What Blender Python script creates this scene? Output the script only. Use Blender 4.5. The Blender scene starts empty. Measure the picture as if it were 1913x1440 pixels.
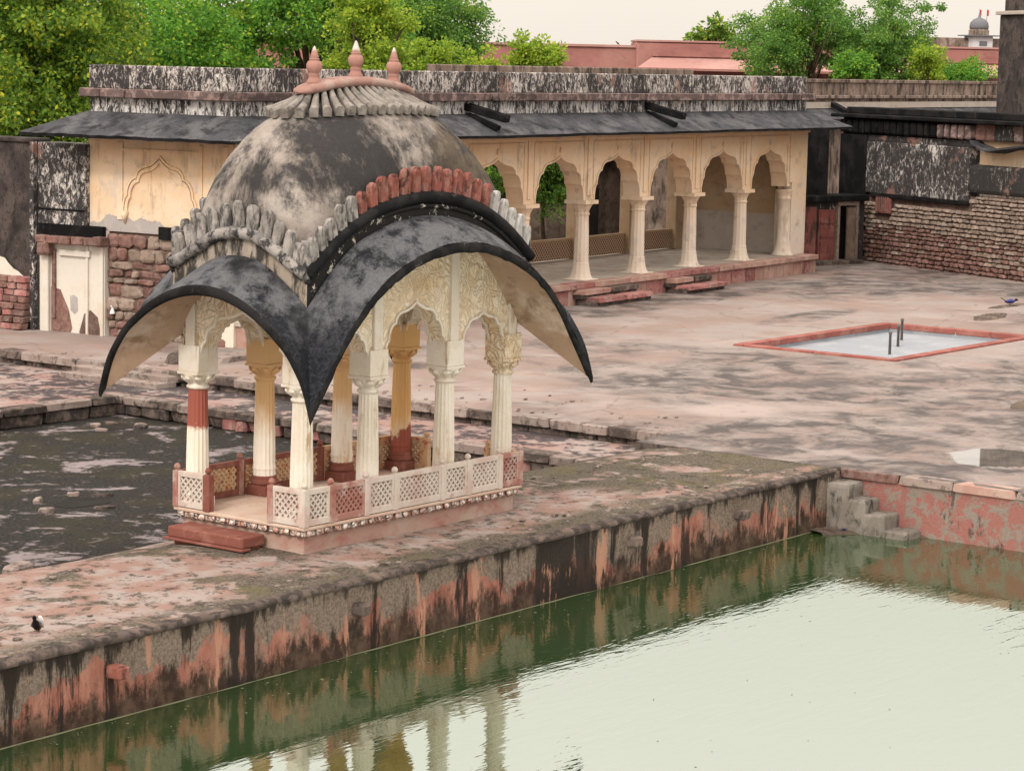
import bpy, math, random
import numpy as np
from mathutils import Vector, Matrix
random.seed(7); rng = np.random.default_rng(11)
S = bpy.context.scene
COL = S.collection
R = math.radians
# ------------------------------------------------------------------ camera, sky, sun, exposure
def cam_axes(yaw, p, r):
    f = np.array([math.sin(yaw)*math.cos(p), math.cos(yaw)*math.cos(p), -math.sin(p)])
    rt = np.array([math.cos(yaw), -math.sin(yaw), 0.]); dn = np.cross(f, rt)
    c, s = math.cos(r), math.sin(r)
    return c*rt+s*dn, -s*rt+c*dn, f
rt, dn, fw = cam_axes(R(53.2124), R(7.35833), R(-1.28856))
CAM = np.array([-23.404, -20.727, 6.25])
cd = bpy.data.cameras.new('camera'); cam = bpy.data.objects.new('camera', cd); COL.objects.link(cam)
cam.matrix_world = Matrix(((rt[0], -dn[0], -fw[0], CAM[0]), (rt[1], -dn[1], -fw[1], CAM[1]), (rt[2], -dn[2], -fw[2], CAM[2]), (0, 0, 0, 1)))
cd.sensor_width = 36; cd.lens = 4689/1913*36; cd.clip_end = 3000
S.camera = cam
SUN_EL, SUN_AZ = R(40), R(190)          # azimuth: direction the light comes from, from +X towards +Y
w = bpy.data.worlds.new('World'); S.world = w; w.use_nodes = True
nt = w.node_tree; bg = nt.nodes['Background']
sky = nt.nodes.new('ShaderNodeTexSky'); sky.sky_type = 'NISHITA'; sky.sun_disc = False
sky.sun_elevation = SUN_EL; sky.sun_rotation = R(90)-SUN_AZ
sky.dust_density = 6; sky.air_density = 1.2; sky.ozone_density = 1
tc = nt.nodes.new('ShaderNodeTexCoord'); sp = nt.nodes.new('ShaderNodeSeparateXYZ')
nt.links.new(tc.outputs['Generated'], sp.inputs[0])
ma = nt.nodes.new('ShaderNodeMath'); ma.operation = 'MAXIMUM'; ma.inputs[1].default_value = 0
nt.links.new(sp.outputs['Z'], ma.inputs[0])
mm = nt.nodes.new('ShaderNodeMath'); mm.operation = 'MULTIPLY_ADD'; mm.inputs[1].default_value = 2.0; mm.inputs[2].default_value = 1.0
nt.links.new(ma.outputs[0], mm.inputs[0])        # CIE overcast sky: 1 + 2 sin(elevation)
cn = nt.nodes.new('ShaderNodeTexNoise'); cn.inputs['Scale'].default_value = 2.2; cn.inputs['Detail'].default_value = 5; nt.links.new(tc.outputs['Generated'], cn.inputs['Vector'])
cr_ = nt.nodes.new('ShaderNodeMapRange'); cr_.inputs[3].default_value = .90; cr_.inputs[4].default_value = 1.08; nt.links.new(cn.outputs['Fac'], cr_.inputs[0])   # faint cloud tone over the whole sky
cm = nt.nodes.new('ShaderNodeMath'); cm.operation = 'MULTIPLY'; nt.links.new(mm.outputs[0], cm.inputs[0]); nt.links.new(cr_.outputs[0], cm.inputs[1]); mm = cm
vm = nt.nodes.new('ShaderNodeVectorMath'); vm.operation = 'SCALE'; vm.inputs[0].default_value = (8.05, 7.3, 6.42)
nt.links.new(mm.outputs[0], vm.inputs['Scale'])
mx = nt.nodes.new('ShaderNodeMixRGB'); mx.inputs[0].default_value = 0.74
nt.links.new(sky.outputs[0], mx.inputs[1]); nt.links.new(vm.outputs[0], mx.inputs[2])
nt.links.new(mx.outputs[0], bg.inputs[0]); bg.inputs[1].default_value = 0.1
sl = bpy.data.lights.new('sun', 'SUN'); sl.energy = 1.0; sl.angle = R(10); sl.color = (1, .95, .88)
so = bpy.data.objects.new('sun', sl); COL.objects.link(so)
sd = Vector((math.cos(SUN_AZ)*math.cos(SUN_EL), math.sin(SUN_AZ)*math.cos(SUN_EL), math.sin(SUN_EL)))
so.rotation_euler = sd.to_track_quat('Z', 'Y').to_euler(); so.location = (-20, 0, 40)
S.view_settings.view_transform = 'Standard'; S.view_settings.look = 'None'
S.view_settings.gamma = 1; S.view_settings.exposure = 0.62
S.cycles.max_bounces = 6; S.cycles.transparent_max_bounces = 6
# ------------------------------------------------------------------ material graph helper
class G:
    def __init__(s, name):
        s.m = bpy.data.materials.new(name); s.m.use_nodes = True
        s.t = s.m.node_tree; s.b = s.t.nodes['Principled BSDF']
        s.gm = s.t.nodes.new('ShaderNodeNewGeometry')
    def n(s, k): return s.t.nodes.new(k)
    def put(s, sock, v):
        if isinstance(v, bpy.types.NodeSocket): s.t.links.new(v, sock)
        elif sock.type == 'RGBA' and not isinstance(v, (int, float)): sock.default_value = (*v[:3], 1)
        else: sock.default_value = v
    def pos(s, sc=(1, 1, 1)):
        q = s.n('ShaderNodeVectorMath'); q.operation = 'MULTIPLY'; s.put(q.inputs[0], s.gm.outputs['Position']); q.inputs[1].default_value = sc
        return q.outputs[0]
    def xyz(s, v=None):
        q = s.n('ShaderNodeSeparateXYZ'); s.put(q.inputs[0], v or s.gm.outputs['Position']); return q.outputs
    def nz(s): return s.xyz(s.gm.outputs['Normal'])[2]
    def noise(s, scale, det=5, rough=.6, sc=(1, 1, 1), dist=0., off=0.):
        q = s.n('ShaderNodeTexNoise'); v = s.pos(sc)
        if off:
            a = s.n('ShaderNodeVectorMath'); a.operation = 'ADD'; s.put(a.inputs[0], v); a.inputs[1].default_value = (off, off*1.7, off*.6); v = a.outputs[0]
        s.put(q.inputs['Vector'], v); q.inputs['Scale'].default_value = scale; q.inputs['Detail'].default_value = det
        q.inputs['Roughness'].default_value = rough; q.inputs['Distortion'].default_value = dist
        return q.outputs['Fac']
    def vor(s, scale, feat='DISTANCE_TO_EDGE', sc=(1, 1, 1)):
        q = s.n('ShaderNodeTexVoronoi'); q.feature = feat; q.inputs['Scale'].default_value = scale; s.put(q.inputs['Vector'], s.pos(sc)); return q.outputs['Distance']
    def step(s, f, a, b, lo=0., hi=1.):
        q = s.n('ShaderNodeMapRange'); q.interpolation_type = 'SMOOTHSTEP'; s.put(q.inputs[0], f)
        q.inputs[1].default_value = a; q.inputs[2].default_value = b; q.inputs[3].default_value = lo; q.inputs[4].default_value = hi
        return q.outputs[0]
    def math(s, op, a, b=0., c=0.):
        q = s.n('ShaderNodeMath'); q.operation = op; s.put(q.inputs[0], a); s.put(q.inputs[1], b); s.put(q.inputs[2], c); return q.outputs[0]
    def mul(s, a, b): return s.math('MULTIPLY', a, b)
    def add(s, a, b): return s.math('ADD', a, b)
    def mix(s, f, a, b, mode='MIX'):
        q = s.n('ShaderNodeMixRGB'); q.blend_type = mode; s.put(q.inputs[0], f); s.put(q.inputs[1], a); s.put(q.inputs[2], b); return q.outputs[0]
    def rnd(s): return s.n('ShaderNodeObjectInfo').outputs['Random']
    def island(s): return s.gm.outputs['Random Per Island']
    def blob(s, cx, cy, rx, ry, ang=0.):
        o = s.xyz(); dx = s.math('SUBTRACT', o[0], cx); dy = s.math('SUBTRACT', o[1], cy); c, n = math.cos(ang), math.sin(ang)
        a = s.math('DIVIDE', s.add(s.mul(dx, c), s.mul(dy, n)), rx); b = s.math('DIVIDE', s.add(s.mul(dx, -n), s.mul(dy, c)), ry)
        d = s.math('SQRT', s.add(s.mul(a, a), s.mul(b, b)))
        return s.step(d, .55, 1.1, 1, 0)
    def out(s, col, rough=.9, bump=None, bs=.5, dist=.02, spec=.1):
        s.put(s.b.inputs['Base Color'], col); s.put(s.b.inputs['Roughness'], rough); s.b.inputs['Specular IOR Level'].default_value = spec
        if bump is not None:
            q = s.n('ShaderNodeBump'); q.inputs['Strength'].default_value = bs; q.inputs['Distance'].default_value = dist
            s.put(q.inputs['Height'], bump); s.put(s.b.inputs['Normal'], q.outputs[0])
        return s.m
def th(a): return .5+(.5-a)*.42          # noise threshold that leaves about a share `a` above it
def weathered(name, base, alt, dark, alt_a=.4, dark_a=.25, sc=1., streak=1., soft=.05, speck=0., bs=.4, rough=.9, rndv=0., off=0.):
    g = G(name)
    c = g.mix(g.step(g.noise(1.1*sc, 6, .6, off=off+3), th(alt_a)-.07, th(alt_a)+.07), base, alt)
    c = g.mix(g.mul(g.noise(14*sc, 3, .7), .5), c, tuple(x*.62 for x in base))
    st = g.noise(2.0*sc, 8, .68, sc=(1, 1, 1/streak), off=off+9, dist=.3)
    c = g.mix(g.mul(g.step(st, th(dark_a)-soft, th(dark_a)+soft), .93), c, dark)
    if speck:
        c = g.mix(g.mul(g.step(g.noise(11*sc, 5, .75, sc=(1, 1, .55), off=off), th(speck)-.03, th(speck)+.03), .9), c, dark)
    if rndv: c = g.mix(rndv, c, g.mix(g.math('FRACT', g.add(g.mul(g.rnd(), 7), g.mul(g.island(), 3))), tuple(x*.45 for x in base), tuple(min(1, x*1.5) for x in base)))
    h = g.add(g.mul(g.noise(9*sc, 6, .7), .8), g.noise(45*sc, 3, .7))
    return g.out(c, rough, h, bs, .03)
M = {}
def make_materials():
    # ground: court
    g = G('court_plaster'); n1 = g.noise(.35, 7, .62, dist=.4); n2 = g.noise(1.0, 8, .66, off=5, dist=.7); n3 = g.noise(.12, 4, .5, off=20)
    c = g.mix(g.step(n1, .40, .60), (.44, .345, .295), (.50, .45, .405))
    c = g.mix(g.step(g.noise(.7, 6, .6, off=31), .54, .70, 0, .8), c, (.52, .37, .315))
    dk = g.step(n2, .40, .66)
    reg = g.add(g.step(n3, .47, .60, .08, .95), 0)
    for (x, y, a, b, t) in ((29, 15.7, 2.6, 1.5, .1), (35, 16.2, 6, 1.2, .1), (42, 14.6, 7, 2.6, .15), (43, 12, 3, 4, .2), (31.8, 11.2, 3, .7, .1), (19.6, .3, 3.4, 1.7, 0), (15.8, 1.2, 1.6, 1.1, 0), (11.6, .9, 1.7, 1.6, 0)):
        reg = g.math('MAXIMUM', reg, g.mul(g.blob(x, y, a, b, t), 1.0))
    c = g.mix(g.mul(g.math('MINIMUM', g.mul(g.add(dk, .25), g.mul(reg, 1.15)), 1), .9), c, g.mix(g.noise(3, 3, .6), (.05, .048, .045), (.20, .185, .18)))
    c = g.mix(g.mul(g.mul(g.step(g.noise(5.5, 6, .75, off=8), .54, .62), g.add(reg, .1)), .5), c, (.09, .08, .075))
    c = g.mix(g.mul(g.step(g.noise(.8, 6, .55, off=14), .50, .72), .55), c, (.58, .52, .47))
    c = g.mix(g.mul(g.math('MULTIPLY', g.blob(15.5, 3.25, 1.15, .95), g.step(g.noise(3, 4, .6), .3, .4)), .8), c, (.60, .52, .47))
    h = g.add(g.noise(3, 7, .7), g.mul(g.noise(40, 3, .7), .3))
    cr = g.vor(.42, sc=(1, 1, 0)); c = g.mix(g.step(g.add(cr, g.mul(g.math('SUBTRACT', g.noise(1.2, 6, .7, off=50), .5), .22)), .0, .010, .28, 0), c, (.10, .09, .085))
    c = g.mix(1, c, (.57, .54, .555), 'MULTIPLY')
    wn = g.noise(1.6, 5, .6, off=77); wet = 0
    for (x, y, a, b, t) in ((13.8, -2.8, 1.35, 1.0, .3), (14.9, -3.6, 1.1, .6, 0), (35.5, 8.0, 1.6, .45, .2), (35.0, 6.2, .9, .45, 0), (20.5, -.2, 1.2, .35, .2), (38.6, 9.0, 1.5, .3, 0)):
        q = g.blob(x, y, a, b, t); wet = q if isinstance(wet, int) else g.math('MAXIMUM', wet, q)
    wet = g.step(g.add(wet, g.mul(g.math('SUBTRACT', wn, .5), 1.4)), .62, .72)
    c = g.mix(g.mul(wet, .6), c, (.13, .115, .10))
    g.put(g.b.inputs['Specular IOR Level'], .1); M['court'] = g.out(c, g.mix(wet, g.step(n1, .4, .6, .6, .9), (.03, .03, .03)), g.mul(h, g.math('SUBTRACT', 1, wet)), .35, .03); g.put(g.b.inputs['Specular IOR Level'], g.step(wet, 0, 1, .1, 1.0)); g.put(g.b.inputs['IOR'], g.step(wet, 0, 1, 1.45, 2.2))
    # ground: terrace between the tank and the sunken plot
    g = G('terrace_plaster'); o = g.xyz(); n1 = g.noise(.9, 8, .68, dist=.5); n2 = g.noise(3.2, 7, .7, off=4)
    c = g.mix(g.step(g.noise(26, 4, .8), .38, .62), (.075, .066, .05), (.24, .205, .16))
    c = g.mix(g.step(g.noise(1.3, 4, .6, off=2), .5, .68, 0, .6), c, (.17, .15, .07))
    lf = g.step(o[0], -3.2, 1.5, 1, 0)
    pk = g.step(g.add(n1, g.mul(lf, .13)), .53, .60)
    pk = g.math('MAXIMUM', pk, g.mul(g.blob(2.4, -.35, 4.4, .62), g.step(n2, .36, .5)))
    pk = g.math('MAXIMUM', pk, g.mul(g.blob(5.6, -.1, 1.6, .8), g.step(n2, .34, .48)))
    pk = g.math('MAXIMUM', pk, g.mul(g.blob(9.3, -1.15, 2.3, .3), g.step(n2, .42, .5)))
    edge = g.step(o[1], -1.25, -.75, 1, 0)
    pk = g.mul(pk, g.math('SUBTRACT', 1, g.mul(edge, g.step(n2, .62, .5))))
    c = g.mix(pk, c, g.mix(g.step(g.noise(2, 6, .65, off=7), .42, .6), (.40, .26, .215), (.46, .395, .355)))
    c = g.mix(g.mul(g.step(g.noise(4.5, 7, .78, off=11), .535, .60), .8), c, (.06, .055, .045))
    h = g.add(g.noise(2.5, 7, .7), g.mul(g.noise(30, 4, .8), .5))
    c = g.mix(1, c, (.62, .605, .62), 'MULTIPLY')
    M['terrace'] = g.out(c, .95, h, .6, .03)
    # sunken plot
    g = G('plot_ground'); n1 = g.noise(.55, 8, .66, sc=(1, .8, 1), dist=.8); n2 = g.noise(2.8, 8, .72, off=4, dist=.5)
    c = g.mix(g.step(g.noise(17, 4, .8), .36, .64), (.030, .030, .027), (.125, .115, .095))
    c = g.mix(g.step(g.noise(.8, 4, .6, off=2), .5, .64, 0, .55), c, (.11, .10, .05))
    c = g.mix(g.step(g.add(n1, g.mul(n2, .4)), .76, .83), c, (.66, .56, .53))
    c = g.mix(g.mul(g.step(n2, .585, .63), .75), c, (.45, .39, .345))
    c = g.mix(1, c, (.34, .335, .37), 'MULTIPLY')
    M['plot'] = g.out(c, .92, g.add(n2, g.mul(g.noise(25, 4, .8), .5)), .8, .04)
    g = G('walkway_ground'); n1 = g.noise(.5, 8, .66, dist=.8); n2 = g.noise(2.6, 8, .72, off=4, dist=.5)
    c = g.mix(g.step(n1, .42, .58), (.42, .29, .25), (.46, .40, .36))
    c = g.mix(g.mul(g.step(g.add(n2, g.mul(g.noise(.3, 3, .5, off=6), .5)), .70, .80), .9), c, (.055, .053, .058))
    c = g.mix(1, c, (.62, .58, .60), 'MULTIPLY')
    M['walkway'] = g.out(c, .85, n2, .5, .03)
    # tank wall
    g = G('tank_wall_plaster'); o = g.xyz(); z = o[2]
    big = g.noise(.55, 5, .6, sc=(1, 1, .25), dist=.2); fine = g.noise(5, 7, .75, sc=(1, 1, .7)); strk = g.noise(2.1, 7, .7, sc=(1, 1, .12), off=5)
    grey = g.mix(g.step(g.noise(24, 4, .8), .36, .64), (.14, .115, .092), (.26, .222, .185))
    red = g.mix(g.step(g.noise(3, 6, .7, sc=(1, 1, .3)), .38, .64), (.29, .125, .095), (.40, .215, .165))
    lim = g.add(g.mul(g.math('SUBTRACT', big, .5), 2.6), g.mul(g.math('SUBTRACT', fine, .5), .6))
    c = g.mix(g.step(g.add(z, lim), -.47, -.42, 1, 0), grey, red)
    c = g.mix(g.mul(g.step(g.noise(1.3, 6, .7, sc=(1, 1, .3), off=61), .55, .62), .7), c, grey)
    low = g.add(z, g.add(g.mul(g.math('SUBTRACT', fine, .5), .9), g.mul(g.math('SUBTRACT', strk, .5), 1.6)))
    c = g.mix(g.mul(g.step(low, -.78, -.50, 1, 0), .93), c, g.mix(g.step(fine, .4, .6), (.022, .018, .014), (.085, .065, .048)))
    c = g.mix(g.mul(g.step(strk, .535, .60), .94), c, (.022, .02, .018))
    wb = g.noise(.45, 4, .6, sc=(1, 1, .1), off=71); c = g.mix(g.mul(g.step(g.add(wb, g.mul(g.math('SUBTRACT', strk, .5), .5)), .57, .63), .93), c, (.025, .022, .02))
    c = g.mix(g.mul(g.step(g.noise(1.7, 7, .7, sc=(1, 1, .2), off=41), .60, .64), .8), c, (.46, .27, .19))
    tb = g.add(z, g.add(g.mul(g.math('SUBTRACT', fine, .5), .5), g.mul(g.math('SUBTRACT', strk, .5), 1.5))); c = g.mix(g.mul(g.step(tb, -.20, -.06), .88), c, (.03, .026, .022))
    c = g.mix(1, c, (.84, .78, .77), 'MULTIPLY')
    M['tank'] = g.out(c, .9, g.add(fine, g.mul(g.noise(35, 4, .8), .6)), .8, .03)
    g = G('red_lichen_plaster'); fine = g.noise(4, 8, .72, dist=.4)
    c = g.mix(g.step(fine, .47, .56), (.27, .115, .10), (.22, .185, .16)); c = g.mix(g.step(g.noise(30, 3, .8), .5, .7, 0, .6), c, (.10, .08, .07))
    c = g.mix(g.step(g.noise(2.6, 8, .7, sc=(1, 1, .4), off=6), .58, .64, 0, .85), c, (.06, .05, .045))
    M['tank_red'] = g.out(c, .9, g.add(fine, g.mul(g.noise(35, 4, .8), .6)), .7, .03)
    g = G('green_tank_water')
    wv = g.n('ShaderNodeTexWave'); wv.wave_type = 'BANDS'; wv.bands_direction = 'Y'
    rp = g.add(g.mul(g.noise(3.4, 2, .5, sc=(.5, 2.0, 1), dist=.8), .7), g.mul(g.noise(9, 2, .5, sc=(.45, 1.6, 1), dist=.5, off=3), .35))
    calm = g.step(g.noise(.25, 3, .5, off=12), .40, .62, .35, 1.0)
    g.t.nodes.remove(wv)
    c = g.mix(g.noise(.3, 4, .6), (.012, .034, .009), (.022, .050, .013)); c = g.mix(g.mul(g.step(g.noise(9, 5, .8, off=3), .66, .70), .5), c, (.25, .26, .15))
    M['water'] = g.out(c, .02, g.mul(rp, calm), .16, .03, .5); g.b.inputs['IOR'].default_value = 6.2; g.b.inputs['Specular Tint'].default_value = (.95, 1, .95, 1)
    g = G('puddle_water'); M['puddle'] = g.out((.28, .26, .24), .03, None, spec=.5); g.b.inputs['IOR'].default_value = 2.7
    # chhatri
    g = G('dome_plaster'); o = g.xyz(); z = o[2]
    c = g.mix(g.step(g.noise(1.3, 6, .6), .38, .62), (.33, .285, .245), (.47, .425, .38)); c = g.mix(g.mul(g.noise(16, 4, .75), .6), c, (.22, .195, .17))
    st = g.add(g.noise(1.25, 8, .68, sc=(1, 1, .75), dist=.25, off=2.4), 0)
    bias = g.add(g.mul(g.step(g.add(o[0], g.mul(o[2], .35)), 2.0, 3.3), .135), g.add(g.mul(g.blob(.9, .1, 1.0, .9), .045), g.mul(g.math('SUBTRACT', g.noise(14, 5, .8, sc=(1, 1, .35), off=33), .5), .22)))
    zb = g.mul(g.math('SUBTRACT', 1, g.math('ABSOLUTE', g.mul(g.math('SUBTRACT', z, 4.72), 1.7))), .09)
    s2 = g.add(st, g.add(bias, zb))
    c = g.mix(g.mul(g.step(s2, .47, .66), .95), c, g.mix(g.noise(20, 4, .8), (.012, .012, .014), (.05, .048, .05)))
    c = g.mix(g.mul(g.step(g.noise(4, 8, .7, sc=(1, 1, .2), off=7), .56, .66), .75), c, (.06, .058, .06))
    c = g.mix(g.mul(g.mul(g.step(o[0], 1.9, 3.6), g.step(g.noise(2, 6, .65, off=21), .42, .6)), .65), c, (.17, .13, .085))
    c = g.mix(1, c, (.84, .83, .85), 'MULTIPLY')
    M['dome'] = g.out(c, .9, g.add(g.noise(6, 7, .7), g.mul(g.noise(45, 3, .7), .5)), .5, .03)
    g = G('black_eave_plaster'); c = g.mix(g.step(g.noise(20, 5, .85), .42, .66), (.005, .006, .009), (.038, .044, .060))
    c = g.mix(g.mul(g.mul(g.step(g.noise(2.2, 8, .75, sc=(1, 1, .6), off=3), .40, .56), g.step(g.xyz()[2], 2.5, 3.3)), .9), c, g.mix(g.noise(22, 4, .8), (.055, .06, .07), (.33, .335, .35))); c = g.mix(g.mul(g.step(g.noise(1.1, 6, .6, off=13), .53, .64), .85), c, (.012, .013, .016))
    c = g.mix(g.mul(g.step(g.noise(9, 6, .8, off=17), .64, .68), .5), c, (.42, .40, .38))
    c = g.mix(1, c, (.60, .60, .62), 'MULTIPLY')
    M['eave'] = g.out(c, g.step(g.noise(2, 4, .6), .4, .6, .45, .75), g.add(g.noise(7, 7, .75), g.noise(40, 3, .7)), .9, .03, .2)
    M['eave_under'] = weathered('eave_soffit_plaster', (.40, .285, .205), (.54, .45, .37), (.22, .145, .095), .42, .30, 1.0, .6, .1, bs=.3)
    M['edge_black'] = weathered('black_rim_plaster', (.012, .012, .013), (.028, .027, .028), (.11, .10, .09), .5, .10, 2.5, 1, .05, bs=.6)
    g = G('peeling_moulding'); c = g.mix(g.step(g.noise(6, 8, .75, sc=(1, 1, 1)), .585, .61), (.02, .019, .019), (.50, .47, .42)); M['mould'] = g.out(c, .8, g.noise(12, 6, .7), .5, .02)
    M['mould_grey'] = weathered('grey_moulding', (.17, .16, .16), (.36, .33, .31), (.025, .025, .027), .45, .40, 3, 1, .06)
    M['neck'] = weathered('neck_plaster', (.34, .285, .235), (.42, .375, .325), (.03, .028, .027), .4, .50, 2.6, 3, .07)
    M['petal_red'] = weathered('red_petal', (.25, .09, .072), (.32, .18, .15), (.03, .022, .02), .45, .36, 6, 2, .06, rndv=.25)
    M['petal_grey'] = weathered('grey_petal', (.27, .25, .235), (.42, .39, .37), (.035, .034, .036), .45, .42, 5, 2.5, .07, rndv=.2)
    M['petal_white'] = weathered('white_petal', (.50, .48, .46), (.40, .37, .36), (.08, .08, .09), .4, .26, 5, 2.5, .08)
    M['rib'] = weathered('grey_rib_plaster', (.22, .195, .175), (.33, .30, .275), (.06, .055, .052), .5, .30, 3, 1, .1, rndv=.15)
    M['cap'] = weathered('pink_cap_plaster', (.33, .195, .165), (.40, .29, .255), (.20, .11, .095), .45, .28, 3, 1, .08)
    g = G('finial_stone'); z = g.xyz()[2]; c = g.mix(g.noise(12, 5, .7), (.26, .125, .105), (.38, .22, .185)); c = g.mix(g.step(g.add(z, g.mul(g.noise(10), .1)), 6.36, 6.42), c, (.50, .45, .42)); M['finial'] = g.out(c, .8, g.noise(20), .3, .01)
    M['cream'] = weathered('cream_column_plaster', (.68, .615, .52), (.74, .69, .62), (.38, .27, .165), .5, .24, 2.4, 5, .06, bs=.2, rough=.75)
    M['cream_carved'] = None
    g = G('carved_cream_plaster'); e = g.math('SINE', g.mul(g.noise(3.6, 1, .4, dist=.6), 62)); e2 = g.math('SINE', g.mul(g.noise(7, 1, .4, off=9, dist=.4), 40))
    c = g.mix(g.step(g.noise(2, 5, .6), .4, .62), (.72, .60, .44), (.77, .68, .55)); c = g.mix(g.step(g.noise(1.2, 6, .6, off=4), .50, .68, 0, .7), c, (.56, .37, .19)); c = g.mix(g.step(e, -.3, -.95, 0, .35), c, (.44, .31, .18))
    M['cream_carved'] = g.out(c, .85, g.add(g.step(e, -.8, .5), g.mul(e2, .25)), .7, .03)
    def column(name, zc, red_low=0, ochre=.5, red_top=None):
        g = G(name); o = g.xyz(); zz = g.add(o[2], g.mul(g.math('SUBTRACT', g.noise(3, 6, .7, sc=(1, 1, .5)), .5), .9))
        c = g.mix(g.noise(6, 5, .7), (.72, .65, .55), (.80, .76, .69))
        c = g.mix(g.mul(g.step(zz, zc-.25, zc+.3), ochre), c, (.60, .355, .14)); c = g.mix(g.mul(g.step(g.noise(2.2, 6, .7, sc=(1, 1, .15), off=2), .52, .62), ochre), c, (.52, .30, .12))
        if red_top: c = g.mix(g.step(g.add(o[2], g.mul(g.math('SUBTRACT', g.noise(4, 6, .75), .5), .55)), red_top-.06, red_top+.06), c, (.30, .095, .07))
        if red_low: c = g.mix(g.step(zz, red_low-.04, red_low+.04, 1, 0), c, (.27, .085, .06))
        return g.out(c, .7, g.noise(25, 5, .7), .25, .01)
    M['column_ochre'] = column('ochre_column_plaster', 1.35, .0, .85); M['column_redtop'] = column('red_and_white_column_plaster', 9, 0, .12, 1.42); M['column_rust'] = column('rusty_column_plaster', .9, .95, .95)
    M['red'] = weathered('red_sandstone', (.235, .088, .068), (.32, .15, .12), (.16, .05, .04), .4, .2, 3, 1, .07, rough=.75)
    M['pinkplaster'] = weathered('pink_plinth_plaster', (.40, .26, .215), (.44, .34, .285), (.32, .145, .125), .45, .3, 1.2, .6, .1, bs=.2)
    M['floor'] = weathered('chhatri_floor_plaster', (.55, .40, .32), (.60, .48, .40), (.38, .20, .15), .45, .2, 1.5, 1, .1, bs=.2)
    M['jali'] = weathered('jali_plaster', (.60, .53, .475), (.52, .40, .355), (.33, .16, .13), .40, .15, 2.2, 1, .06, bs=.3)
    M['jali_red'] = weathered('red_jali_plaster', (.36, .18, .15), (.50, .38, .34), (.26, .10, .085), .45, .3, 2.5, 1, .06, bs=.3)
    M['jali_warm'] = weathered('warm_jali_plaster', (.58, .40, .25), (.60, .30, .14), (.30, .09, .065), .35, .30, 4, 1, .04, bs=.3)
    g = G('plinth_frieze'); e = g.vor(9, sc=(1, 1, .9)); c = g.mix(g.step(g.noise(7, 7, .75), .46, .56), (.62, .56, .51), (.40, .21, .16)); c = g.mix(g.step(e, .02, .06, .4, 0), c, (.06, .05, .044)); M['frieze'] = g.out(c, .9, g.step(e, .0, .1), .8, .03)
    # buildings
    def lichen(name, lo, hi, dark, cover, sc=1., stretch=.5):
        g = G(name); a = g.noise(11*sc, 6, .85, sc=(1, 1, stretch), dist=.8); b = g.noise(.8, 5, .65, off=3)
        c = g.mix(g.noise(3, 4, .6), lo, hi); f = g.add(a, g.mul(g.math('SUBTRACT', b, .5), .42))
        c = g.mix(g.mul(g.step(f, th(cover)-.055, th(cover)+.055), .96), c, dark); c = g.mix(g.mul(g.step(g.noise(3.5, 6, .7, sc=(1, 1, .12), off=23), .54, .66), .7), c, dark)
        c = g.mix(g.mul(g.step(g.noise(.9, 5, .6, off=17), .60, .66), .5), c, (.35, .20, .16))
        return g.out(c, .95, a, .6, .04)
    M['lichen'] = lichen('lichen_parapet_plaster', (.48, .42, .385), (.64, .61, .59), (.022, .020, .022), .60)
    M['lichen_band'] = lichen('lichen_band_plaster', (.62, .59, .565), (.70, .69, .70), (.025, .023, .024), .50, .8, .35)
    M['lichen_dark'] = lichen('black_lichen_plaster', (.38, .34, .31), (.55, .51, .48), (.022, .021, .023), .80, .9, .4)
    M['lichen_white'] = lichen('white_lichen_plaster', (.50, .46, .43), (.66, .63, .61), (.024, .022, .024), .66, .7, .6)
    M['eave_slab'] = weathered('slate_eave', (.065, .067, .075), (.12, .119, .127), (.02, .02, .023), .45, .35, 1.2, .5, .1, bs=.4, speck=.25)
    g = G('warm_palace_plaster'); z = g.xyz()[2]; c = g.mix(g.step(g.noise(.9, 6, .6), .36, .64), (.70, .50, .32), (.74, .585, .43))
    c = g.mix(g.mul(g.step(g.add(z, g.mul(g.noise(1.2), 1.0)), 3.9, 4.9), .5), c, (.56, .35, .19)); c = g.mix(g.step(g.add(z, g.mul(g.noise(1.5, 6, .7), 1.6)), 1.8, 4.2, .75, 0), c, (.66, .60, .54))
    c = g.mix(g.step(g.noise(2.4, 8, .7, off=5), .55, .66, 0, .6), c, (.40, .31, .24)); c = g.mix(g.mul(g.step(g.noise(2.6, 7, .7, sc=(1, 1, .18), off=15), .55, .66), .55), c, (.30, .215, .15)); c = g.mix(g.mul(g.step(g.noise(1.3, 6, .65, off=25), .56, .66), .5), c, (.50, .45, .42))
    M['palace'] = g.out(c, .9, g.add(g.noise(5, 6, .7), g.noise(30, 3, .7)), .25, .03)
    M['palace_in'] = weathered('ochre_interior_plaster', (.44, .305, .19), (.48, .36, .245), (.30, .20, .135), .5, .25, .8, .6, .1, bs=.2)
    M['dado'] = weathered('grey_dado_plaster', (.44, .385, .34), (.48, .43, .385), (.30, .255, .22), .5, .2, 1, .6, .1, bs=.2)
    M['grey_plaster'] = weathered('bare_grey_plaster', (.40, .37, .36), (.46, .42, .39), (.28, .25, .24), .5, .25, 1.2, .7, .1, bs=.2)
    M['cornice'] = weathered('cornice_stone', (.26, .18, .165), (.38, .30, .275), (.025, .024, .026), .4, .58, 2, 1, .06, rndv=.35)
    M['redstone'] = weathered('red_wall_stone', (.20, .108, .092), (.30, .215, .19), (.06, .042, .038), .5, .36, 5, 1, .08, rndv=.45)
    M['palestone'] = weathered('pale_wall_stone', (.27, .205, .17), (.36, .30, .26), (.07, .052, .046), .4, .34, 4, 1, .08, rndv=.4)
    M['mortar'] = weathered('rubble_mortar', (.14, .09, .075), (.19, .14, .12), (.06, .045, .04), .45, .3, 3, 1, .08)
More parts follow.
